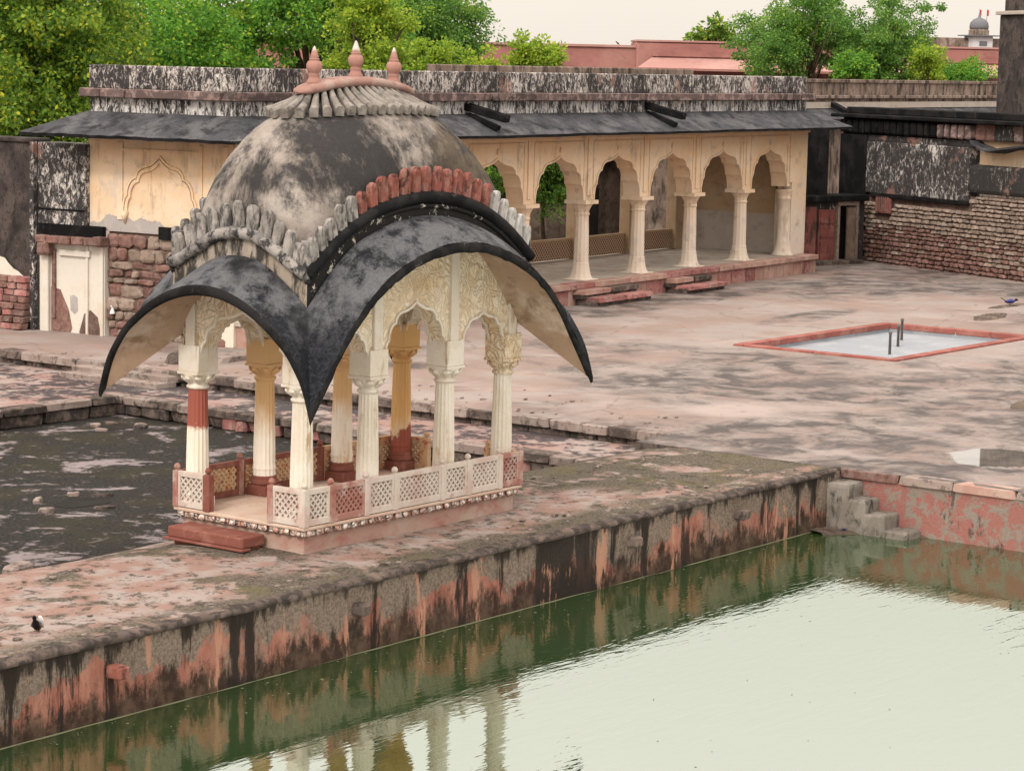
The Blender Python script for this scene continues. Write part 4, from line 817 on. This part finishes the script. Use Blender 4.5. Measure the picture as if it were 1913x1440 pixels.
MB().box(u0-.01, u0+.05, 5.42, 5.52, .3, 1.85).build('red_jamb', M['redstone'], WD, bevel=.01)
MB().box(u0-.04, u0+.2, 5.60, 5.86, -.2, 1.72).build('white_jamb', M['white'], WD, bevel=.03)
MB().box(u0-.02, u0+.2, 5.86, 5.98, -.2, 2.2).build('black_edge', M['lichen_dark'], WD, bevel=.02)
P = []
def scar(pts, mat, name):                            # broken plaster patch, a few centimetres proud
    n = len(pts); cy_ = sum(p[0] for p in pts)/n; cz_ = sum(p[1] for p in pts)/n
    m = MB(); m.add([(u0+.02, cy_, cz_)]+[(u0+.046, y, z) for y, z in pts], [(0, (k+1) % n+1, k+1) for k in range(n)]); m.build(name, M[mat], WD)
scar([(5.58, 1.0), (5.3, .95), (5.05, .5), (4.95, .1), (5.1, -.2), (5.58, -.2)], 'redstone', 'brick_scar'); scar([(4.75, .02), (4.6, .45), (4.42, .55), (4.2, .4), (4.12, .05), (4.2, -.1), (4.6, -.1)], 'mortar', 'rubble_scar')
scar([(5.02, .82), (4.9, .86), (4.8, .8), (4.78, .5), (4.88, .42), (5.0, .5)], 'grey_plaster', 'cement_patch')
DW = thing('dark_enclosure_wall', 'dark weathered enclosure wall with brick rubble foot at the left edge', 'wall', B0, BR)
MB().box(-27.48, -27.0, 6.0, 14, -.3, 4.2).build('wall_body', M['darkwall'], DW, bevel=.03); MB().box(-27.54, -26.95, 5.98, 14, 4.2, 4.30).build('coping', M['darkwall'], DW, bevel=.03)
MB().box(-27.58, -27.43, 5.94, 6.06, -.1, 4.22).build('white_edge', M['lichen_white'], DW, bevel=.02)
P = [[(-27.53, y, .75), (-27.53, y, 1.35+.25*math.sin(y*2.6+1.9)+random.uniform(-.05, .05))] for y in np.linspace(6.05, 14, 60)]
MB().grid(P, flip=True).build('white_patch', M['white'], DW)
z = -.3
while z < 1.1:
    y = 6.05
    while y < 9.5:
        L = random.uniform(.22, .42); stone('brick', random.choice(('redstone', 'redstone', 'platform_red')), DW, (-27.56-.25*max(0, .7-z)+random.uniform(-.03, .03), y+L/2, z+.075), (.3, L-.02, .14), ch=.1, jit=.05, tilt=.04); y += L
    z += .15
L_ = thing('wall_lamp', 'small white lamp on an arm on the red stone wall', 'lamp', wxyz(UL, 3.78, .62), BR)
MB().lathe([(.11, -.20), (.11, -.17), (.06, -.02), (.045, 0), (.03, .03)], 12, (-.16, 0, 0)).build('shade', M['lamp_white'], L_, True); MB().sweep([(-.16, 0, .02), (-.14, .10, .12), (0, .14, .13)], circ(.02, 6)).lathe([(.05, .09), (.05, .16)], 8, (-.02, .14, 0)).build('arm', M['lamp_white'], L_, True)
L_.scale = (.55, .55, .55)
# ------------------------------------------------------------------ yard behind the arcade
yw = thing('yard_wall', 'dark stone wall of the yard seen through the arches', 'wall', B0, BR)
MB().box(-8, 34, 13, 13.5, 0, 4.6).build('wall_body', M['yard'], yw)
for k in range(26): stone('stone', 'yard', yw, (-3+k*.9+random.uniform(-.2, .2), 12.97, random.uniform(.8, 3.2)), (random.uniform(.5, .9), .14, random.uniform(.3, .5)), ch=.1, jit=.05)
yb = thing('yard_shed', 'low dark roofed shed in the yard behind the arcade', 'shed', wxyz(3.2, 9.2, 0), BR)
MB().box(-1.4, 2.6, 0, 2, 0, 3.0).build('wall_body', M['yard'], yb); MB().box(-1.7, 2.9, -.4, 2.2, 3.0, 3.12).build('roof_slab', M['eave_slab'], yb, bevel=.02); MB().box(-1.3, .1, -.03, .0, 0, 2.1).build('doorway', M['dark'], yb); MB().box(-1.46, -1.3, -.06, 0, 0, 2.9).build('pale_post', M['dado'], yb)  # the doorway is a flat dark panel painted as unlit interior
# ------------------------------------------------------------------ right: door block, rubble wall, rear wing, pier
DB = thing('door_block', 'low projection with weathered red door and dark open doorway beside the arcade', 'doorway', (46.318, 19.798, 0), math.atan2(-.63, 2.532))
MB().box(-2.2, 1.45, .1, .5, -.2, 2.0).box(2.3, 2.75, .1, .5, -.2, 2.0).build('wall_body', M['lichen_dark'], DB, bevel=.02); MB().box(-2.2, 2.7, -.15, .9, 2.0, 2.2).build('roof_slab', M['black'], DB, bevel=.03)
MB().box(-.15, .45, .03, .1, 0, 1.85).build('red_panel', M['doorred'], DB, bevel=.01)
dr = MB().box(.55, 1.3, .02, .1, 0, 1.75).build('red_door', M['doorred'], DB, bevel=.01)
for a, b, c, d_ in ((.62, 1.23, .12, .72), (.62, 1.23, .85, 1.2), (.62, 1.23, 1.3, 1.68)): MB().box(a, b, -.01, .02, c, d_).build('door_panel', M['doorred'], dr, bevel=.012)
MB().box(1.38, 1.48, -.03, .3, 0, 1.98).box(2.25, 2.36, -.03, .3, 0, 1.98).box(1.38, 2.36, -.032, .3, 1.86, 2.0).build('door_frame', M['palestone'], DB, bevel=.01)
MB().box(1.48, 2.25, .45, .5, 0, 1.9).build('painted_dark_opening', M['dark'], DB); MB().box(1.86, 2.24, .0, .06, 0, 1.8).build('door_leaf', M['wood'], DB, bevel=.01)  # dark panel behind the frame carries the painted shade of the interior
for k in range(4): stone('threshold_stone', 'kerb_dark', DB, (.1+k*.62, -.2, .05), (.6, .5, .16), ch=.1, jit=.05)
MB().box(-2.6, 1.5, .6, .9, 2.2, 4.4).build('recess_wall', M['black'], DB); MB().box(-2.2, 1.6, .92, 1.9, 2.05, 2.12).build('recess_floor', M['black'], DB)
RW = thing('rubble_wall', 'tall rubble stone wall with black lichen plaster above at right', 'wall', (49.13, 18.69, 0), math.atan2(-.907, -.421))
MB().box(-2.4, 34, .12, .8, -.2, 2.4).build('wall_core', M['mortar'], RW)
MB().box(-2.35, -.88, -.05, .5, 2.0, 4.12).build('black_pilaster', M['black'], RW, bevel=.03)
MB().box(-2.35, -.95, .0, .5, -.2, 2.0).build('lower_pilaster', M['lichen_dark'], RW, bevel=.03)
pn = MB().box(-.9, 4.42, -.02, .6, 2.25, 3.92).build('lichen_panel', M['lichen_white'], RW, bevel=.03)
MB().box(-.6, 4.42, -.045, .1, 2.12, 2.26).build('black_ledge', M['black'], RW, bevel=.03)
MB().box(-2.4, 4.5, .02, .6, 3.92, 4.12).build('black_band', M['lichen_dark'], RW, bevel=.02)
for k in range(20):
    x = -2.3+k*.345; stone('frieze_block', 'black' if k < 15 else 'cornice', RW, (x+.17, .0, 4.38), (.26, .3, .42), ch=.12, jit=.04)
MB().box(-2.4, 4.6, .1, .6, 4.12, 4.66).build('frieze_back', M['black'], RW)
MB().box(-2.6, 34, -.3, 1.2, 4.66, 4.78).build('ledge_slab', M['black'], RW, bevel=.03); MB().box(-2.4, 34, .2, 1.2, 4.78, 5.0).build('ledge_top', M['black'], RW, bevel=.03)
gr = MB().box(-.3, .52, -.03, .1, 1.62, 2.22).build('vent_grille', M['doorred'], RW, bevel=.02)
for k in range(6): MB().box(-.2+k*.115, -.16+k*.115, -.05, -.03, 1.68, 2.16).build('grille_bar', M['redstone'], gr)
MB().box(4.55, 34, .3, .8, 3.4, 4.7).build('beige_wall', M['palace'], RW)
for k in range(9): stone('upper_block', random.choice(('cornice', 'redstone', 'lichen_dark')), RW, (4.8+k*.45, .2, 4.4), (.43, .3, .5), ch=.08, jit=.03)
MB().sweep([(4.55, .2, 4.08), (4.7, .2, 4.0), (5.4, .0, 3.86), (5.75, -.1, 3.80), (6.4, .0, 3.92), (8, .1, 4.1), (30, .1, 4.1)], [(-.7, -.04), (.35, .02), (.35, .08), (-.7, .02)]).build('small_eave', M['eave_slab'], RW)
MB().box(4.46, 34, -.06, .6, 2.52, 3.40).build('black_band_wall', M['lichen_dark'], RW, bevel=.12)
z, cnt = -.1, 0; extra = MB(); prot = [unit_stone(.2, .1) for _ in range(9)]
while z < 2.55:
    hh = random.uniform(.10, .165); x = -.95+random.uniform(-.1, .1)
    while x < 16:
        L = random.uniform(.16, .42)
        topz = 2.08 if x < 4.5 else 2.5
        if z+hh < topz and not (-.4 < x+L/2 < .6 and z+hh > 1.55) and True:
            red = random.random() < (.92 if z < .7+.5*math.sin(x*.8) else .55)
            cc_ = (x+L/2, .08+random.uniform(-.035, .02), z+hh/2); sz_ = (L-.025, .2, hh-.02)
            if cnt < 300 and x < 8: stone('stone', 'redstone' if red else 'palestone', RW, cc_, sz_, ch=.2, jit=.1, tilt=.04)
            else: q_ = random.choice(prot); extra.add([tuple(cc_[k]+v_[k]*sz_[k] for k in range(3)) for v_ in q_.v], q_.f)
            cnt += x < 8
        x += L
    z += hh
extra.build('upper_stones', M['palestone'], RW)['kind'] = 'stuff'
WG = thing('rear_wing', 'brown stained rear wing with coping and cornice behind the right wall', 'building', B0, BR)
MB().box(1.3, 40, 5.0, 6.4, 0, 5.05).build('wall_body', M['brownwall'], WG); MB().box(1.3, 40, 5.02, 5.4, 5.05, 5.74).build('parapet', M['brownwall'], WG); MB().box(1.3, 40, 4.95, 5.5, 5.74, 5.86).build('coping', M['brownwall'], WG, bevel=.02)
MB().box(1.3, 40, 4.86, 5.02, 5.18, 5.30).build('cornice', M['brownwall'], WG, bevel=.02); MB().box(1.3, 40, 4.92, 5.0, 4.84, 5.06).build('pale_band', M['dado'], WG); MB().grid([[(1.3, 5.0, 4.84), (1.3, 4.1, 4.5)], [(40, 5.0, 4.84), (40, 4.1, 4.5)]], flip=True).build('slate_eave', M['eave_slab'], WG)
MB().sweep([(12.3, 4.9, 4.98), (12.0, 4.2, 4.72)], rect(.12, .08)).build('rain_spout', M['black'], WG, bevel=.01)
PR = thing('dark_pier', 'tall dark pier with a ledge and rough grey patch at the right edge', 'tower', (49.2, 13.55, 0), R(-36.8))
MB().box(0, 3, 0, 2.5, 4.6, 8.05).build('shaft', M['darkwall'], PR, bevel=.03); MB().box(-.12, 3.1, -.12, 2.6, 8.05, 8.17).build('ledge', M['dado'], PR, bevel=.02); MB().box(.10, 3, .05, 2.4, 8.17, 8.7).build('upper_shaft', M['darkwall'], PR, bevel=.03)
n = 18; MB().add([(1.1, -.03, 5.2)]+[(1.1+.95*math.cos(2*math.pi*k/n)*(1+.1*math.sin(k*2.3)), -.012, 5.2+.95*math.sin(2*math.pi*k/n)*(1+.1*math.sin(k*1.7))) for k in range(n)], [(0, k+1, (k+1) % n+1) for k in range(n)]).build('grey_patch', M['grey_plaster'], PR)
# ------------------------------------------------------------------ far: red fort walls, kiosk
RL, RM, RE = Vector((63.9, 47.8, 0)), Vector((68.6, 41.7, 0)), Vector((78.5, 28.6, 0)); fd = (RM-RL).normalized(); fa = math.atan2(fd.y, fd.x)
FWL = thing('far_red_wall', 'plain dusty red wall in the distance above the arcade', 'wall', RL, fa)
MB().box(-16, 7.7, 0, 1, 0, 6.95).build('wall_body', M['redwall'], FWL); MB().box(-16, 7.7, -.1, 1.1, 6.95, 7.05).build('coping', M['redwall_top'], FWL); MB().box(-16, 7.7, -.25, 0, 5.55, 5.7).build('string_course', M['redwall_top'], FWL)
FWR = thing('far_red_pavilion', 'far red building with sloping stone eave below its parapet', 'building', RM, fa)
MB().box(.0, 16, -.3, 4, 0, 7.22).build('wall_body', M['redwall'], FWR, bevel=.1); MB().box(.0, 16, -.35, 4, 7.22, 7.30).build('coping', M['redwall_top'], FWR)
MB().grid([[(.7, -.3, 6.55), (.0, -1.5, 6.1)], [(8, -.3, 6.55), (8, -1.5, 6.1)]]).grid([[(8.02, -.3, 6.55), (8.02, -1.5, 6.1)], [(16, -.3, 6.55), (16, -1.5, 6.1)]]).build('stone_eave', M['redwall_top'], FWR); MB().box(.0, 16, -1.5, -1.38, 6.0, 6.1).build('eave_edge', M['redwall'], FWR); MB().box(.7, 16, -.38, -.3, 6.6, 6.72).build('wall_band', M['redwall'], FWR)  # last box: projecting band in the wall's own red
FB = thing('far_brown_wall', 'low brown crenellated wall on the skyline at right', 'wall', (93, 42.5, 0), fa); MB().box(-3, 9, 0, 1, 0, 7.95).build('wall_body', M['brownwall'], FB); MB().box(-6, 9, -2.4, -2, 0, 7.45).build('red_front', M['redwall'], FB)
K = thing('rooftop_kiosk', 'white domed rooftop kiosk with two flags on the skyline', 'kiosk', (95.96, 38.87, 7.5), R(-36.8))
MB().box(-.55, .55, -.55, .55, -3, .55).build('drum', M['kiosk_white'], K, bevel=.02); MB().box(-.22, .22, -.57, -.55, .05, .3).build('window', M['kiosk_grey'], K); MB().box(-.8, .8, -.8, .8, .55, .61).build('eave', M['kiosk_grey'], K); MB().lathe([(.55, .61), (.55, .85), (.5, .9)], 8).build('neck', M['brownwall'], K)
MB().lathe([(.47, .9), (.5, 1.05), (.46, 1.25), (.3, 1.42), (.1, 1.5), (.06, 1.6), (.02, 1.8)], 14).build('dome', M['kiosk_grey'], K, True)
for x in (.0, .42):
    f = MB().sweep([(x, 0, 1.2), (x, 0, 1.95)], circ(.015, 5), up=(1, 0, 0)).build('flag_pole', M['kiosk_grey'], K); MB().box(x+.01, x+.10, -.01, .01, 1.6, 1.9).build('flag', M['flag_red'], f)
FT = thing('far_white_block', 'pale square building barely visible on the skyline', 'building', (106.0, 59.1, 0), fa); MB().box(-.8, .9, 0, 2, 0, 8.2).build('wall_body', M['kiosk_white'], FT); MB().box(-.9, 1.0, -.1, 2.1, 8.2, 8.3).build('coping', M['kiosk_white'], FT)
# ------------------------------------------------------------------ trees
def tree(name, label, base, h, crown, mat, nclump, leaf, per, group=None, seed=1, droop=.3, gap=.0, trunk_r=.16, clump_r=.55, z_lo=None):
    rr = np.random.default_rng(seed); t = thing(name, label, 'tree' if 'tree' in name else 'shrub', base, 0, group)
    cx, cy, cz, rx, rz_ = crown                                    # crown centre (local) and radii
    # clump centres: lobes spread over the crown, uneven outline
    lob = []
    for k in range(11):
        a, b = rr.uniform(0, 2*math.pi), rr.uniform(-.5, 1); q = math.sqrt(max(0, 1-b*b)); lob.append((cx+rx*.58*q*math.cos(a), cy+rx*.58*q*math.sin(a), cz+rz_*.62*b, rr.uniform(.34, .55)))
    lob.append((cx, cy, cz, .6))
    cen = []
    while len(cen) < nclump:
        l = lob[rr.integers(len(lob))]; d = rr.normal(size=3); d /= np.linalg.norm(d); r = rr.uniform(.3, 1.3)**.7
        p = np.array([l[0]+d[0]*rx*l[3]*r, l[1]+d[1]*rx*l[3]*r, l[2]+d[2]*rz_*l[3]*r])
        if z_lo is None or p[2] > z_lo: cen.append(p)
    cen = np.array(cen); n = nclump*per
    c = np.repeat(cen, per, 0); cs = np.repeat(rr.uniform(.45, 1.3, nclump), per)[:, None]*clump_r
    off = rr.normal(size=(n, 3)); off /= np.linalg.norm(off, axis=1)[:, None]; off *= (rr.uniform(0, 1, (n, 1))**.45)*cs; off[:, 2] *= .7
    p = c+off; p[:, 2] -= droop*(off[:, 0]**2+off[:, 1]**2)/clump_r
    dirv = off+rr.normal(size=(n, 3))*.35*clump_r; dirv[:, 2] -= droop*clump_r; dirv /= np.linalg.norm(dirv, axis=1)[:, None]
    sd2 = np.cross(dirv, rr.normal(size=(n, 3))); sd2 /= np.linalg.norm(sd2, axis=1)[:, None]
    L = leaf*rr.uniform(.7, 1.4, (n, 1)); Wd = L*.32; nm = np.cross(dirv, sd2)
    a = p; b = p+dirv*L*.5+sd2*Wd+nm*L*.08; e = p+dirv*L; d_ = p+dirv*L*.5-sd2*Wd+nm*L*.08
    V = np.stack([a, b, e, d_], 1).reshape(-1, 3)
    me = bpy.data.meshes.new('crown'); me.vertices.add(len(V)); me.vertices.foreach_set('co', V.ravel()); me.loops.add(4*n); me.loops.foreach_set('vertex_index', np.arange(4*n))
    me.polygons.add(n); me.polygons.foreach_set('loop_start', np.arange(0, 4*n, 4)); me.polygons.foreach_set('loop_total', np.full(n, 4)); me.update(); me.materials.append(M[mat])
    link('crown', me, t)
    m_ = MB(); top = Vector((cx, cy, cz)); fork = Vector((cx*.4, cy*.4, cz*.45))
    m_.sweep([(0, 0, -.2), (fork.x*.5+.08, fork.y*.5, fork.z*.5), fork, fork.lerp(top, .5)], circ(trunk_r, 8), up=(1, .1, 0), scale=[1.35, 1, .85, .6])
    for k in range(34):
        q = Vector(cen[rr.integers(len(cen))]); s0 = fork.lerp(top, float(rr.uniform(0, .5))); md = s0.lerp(q, .5)+Vector((0, 0, .12*rz_))
        m_.sweep([s0, md, q], circ(trunk_r*.42, 6), up=(1, .1, 0), scale=[1, .6, .2])
    m_.build('trunk', M['bark'], t, True); return t
GT = 'trees behind the palace'
tree('neem_tree', 'big dark neem tree with yellow tips at the left edge', (27.6, 34.6, 0), 10, (0, 0, 6.6, 4.6, 4.6), 'leaf_deep', 540, .135, 110, GT, 2, clump_r=.62)
tree('neem_tree', 'second dark neem tree low behind the far left wall', (24.2, 34.0, 0), 8, (0, 0, 4.6, 3.4, 3.0), 'leaf_deep', 330, .135, 110, GT, 12, clump_r=.6)
tree('leafy_tree', 'bright green leafy tree above the left half of the parapet', (38.6, 41.4, 0), 10, (0, 0, 6.9, 4.4, 4.0), 'leaf_bright', 430, .13, 110, GT, 3, clump_r=.6)
tree('leafy_tree', 'bright green tree left of the middle of the parapet', (43.6, 38.4, 0), 10, (0, 0, 7.2, 3.4, 3.6), 'leaf_bright', 300, .13, 110, GT, 4, clump_r=.6)
tree('young_tree', 'yellow green young tree behind the middle finial', (38.4, 31.8, 0), 8, (0, 0, 6.6, 1.7, 2.2), 'leaf_yellow', 130, .11, 100, GT, 5, clump_r=.42)
tree('dense_tree', 'dense dark green tree right of the three finials', (51.4, 40.6, 0), 10, (0, 0, 7.3, 2.9, 3.2), 'leaf_dark', 300, .11, 160, GT, 6, clump_r=.6)
for k, (x, y, r, z, hh, lb) in enumerate(((36.36, 27.31, .75, 5.9, 1.2, 'slender yellow green sapling above the parapet right of the finials'), (37.2, 26.15, .7, 5.9, .9, 'low yellow green sapling above the parapet, left of the bushy one'), (38.22, 24.86, 1.0, 6.0, 1.1, 'bushy bright sapling above the middle of the parapet'))):
    tree('sapling_tree', lb, (x, y, 0), 7, (0, 0, z, r, hh), 'leaf_yellow', 46 if k < 2 else 90, .10, 80, 'saplings above the parapet', 20+k, clump_r=.28, trunk_r=.06, droop=-.1)
tree('spreading_tree', 'spreading dark green tree above the right wing', (66.9, 32.3, 0), 10, (0, 0, 7.0, 2.9, 2.8), 'leaf_dark', 240, .10, 170, GT, 7, clump_r=.5)
tree('spreading_tree', 'right half of the green tree clump against the pale sky', (68.4, 28.9, 0), 10, (0, 0, 7.0, 2.6, 2.5), 'leaf_dark', 180, .10, 170, GT, 8, clump_r=.48)
tree('bush_tree', 'small bright bush just above the right wing coping', (63.8, 28.1, 0), 7, (0, 0, 6.1, .9, .7), 'leaf_bright', 50, .11, 80, 'bushes behind the right wing', 9, clump_r=.3, trunk_r=.06)
tree('bush_tree', 'yellow green bush below the right edge of the tree', (67.1, 26.7, 0), 7, (0, 0, 6.4, .9, 1.2), 'leaf_yellow', 60, .11, 80, 'bushes behind the right wing', 10, clump_r=.34, trunk_r=.06)
tree('bush_tree', 'green bush beside the dark pier below the kiosk', (70.0, 26.6, 0), 7, (0, 0, 6.0, 1.3, .9), 'leaf_bright', 80, .11, 80, 'bushes behind the right wing', 11, clump_r=.34, trunk_r=.06)
tree('distant_tree', 'small sparse tree on the skyline above the far red building', (96.3, 55.2, 0), 9, (0, 0, 7.6, 1.5, 1.3), 'leaf_deep', 45, .25, 40, None, 13, clump_r=.45, trunk_r=.08)
p = wxyz(-1.9, 8.2, 0); tree('yard_tree', 'drooping green tree seen through the second arch', p, 4, (0, 0, 2.9, 1.2, 1.7), 'leaf_dark', 110, .09, 130, 'trees in the yard behind the arches', 14, clump_r=.42, droop=.9, trunk_r=.07)
p = wxyz(-4.9, 8.6, 0); tree('yard_tree', 'dark green tree seen through the leftmost visible arch', p, 4, (0, 0, 3.1, 1.3, 1.6), 'leaf_dark', 110, .09, 130, 'trees in the yard behind the arches', 15, clump_r=.42, droop=.6, trunk_r=.07)
# ------------------------------------------------------------------ birds
def bird(name, label, loc, rz, s, mb, mh, mt, upright=.6, tail_up=0.):
    t = thing(name, label, 'bird', loc, rz); c, n_ = math.cos(upright), math.sin(upright)
    q = lambda a, b=0.: ((a*c)*s, 0, (a*n_+b)*s+.5*s)
    MB().sweep([q(-.55), q(-.35), q(-.05), q(.25), q(.45), q(.58, .05), q(.70, .10), q(.82, .10), q(.90, .06)], circ(.26*s, 10, 1, 1), up=(0, 1, 0), scale=[.25, .7, 1.0, .95, .62, .42, .5, .42, .1]).build('body', M[mb], t, True)
    MB().sweep([q(.56, .05), q(.68, .11), q(.80, .115), q(.90, .07), q(1.06, .03)], circ(.265*s, 10), up=(0, 1, 0), scale=[.40, .54, .48, .2, .04]).build('head', M[mh], t, True)
    MB().sweep([q(-.40), q(-.7, tail_up*.5), q(-1.05, tail_up)], [(-.10*s, -.02*s), (.10*s, -.02*s), (.10*s, .02*s), (-.10*s, .02*s)], up=(0, 0, 1), scale=[1, 1.1, .9]).build('tail', M[mt], t)
    for sg in (-1, 1):
        MB().sweep([(q(.25)[0], sg*.17*s, q(.25)[2]), (q(-.1)[0], sg*.23*s, q(-.1)[2]), (q(-.6)[0], sg*.12*s, q(-.6)[2])], circ(.16*s, 8, .35, 1), up=(0, 1, 0), scale=[.6, 1, .15]).build('wing', M[mt], t, True)
        MB().sweep([(0, sg*.1*s, .42*s), (.02*s, sg*.1*s, .18*s), (0, sg*.1*s, .0), (.12*s, sg*.1*s, .005)], circ(.022*s, 5), up=(0, 1, 0)).build('leg', M['bird_brown'], t)
    return t
b_ = bird('lapwing', 'black and white lapwing standing on the terrace near the tank edge', (-5.15, -.72, 0), R(215), .17, 'bird_black', 'bird_black', 'bird_brown', .75)
MB().sweep([(-.06, .055, .05), (-.03, .05, .13), (.02, .045, .19)], circ(.03, 6, .5, 1), up=(0, 1, 0), scale=[.7, 1, .6]).build('white_flank', M['bird_white'], b_, True)
bird('blue_bird', 'blue bird with raised dark tail on the wet court at right', (38.6, 8.95, 0), R(-36.8), .26, 'bird_blue', 'bird_black', 'bird_black', .05, .45)
bird('perched_bird', 'small dark bird perched on the tip of the middle finial', (DX, CY, 6.455), R(200), .075, 'bird_black', 'bird_black', 'bird_black', .5)
bird('skyline_bird', 'tiny dark bird perched on the far red wall', tuple(RL+fd*6.9+Vector((0, 0, 7.05))), R(150), .14, 'bird_black', 'bird_black', 'bird_black', .6)
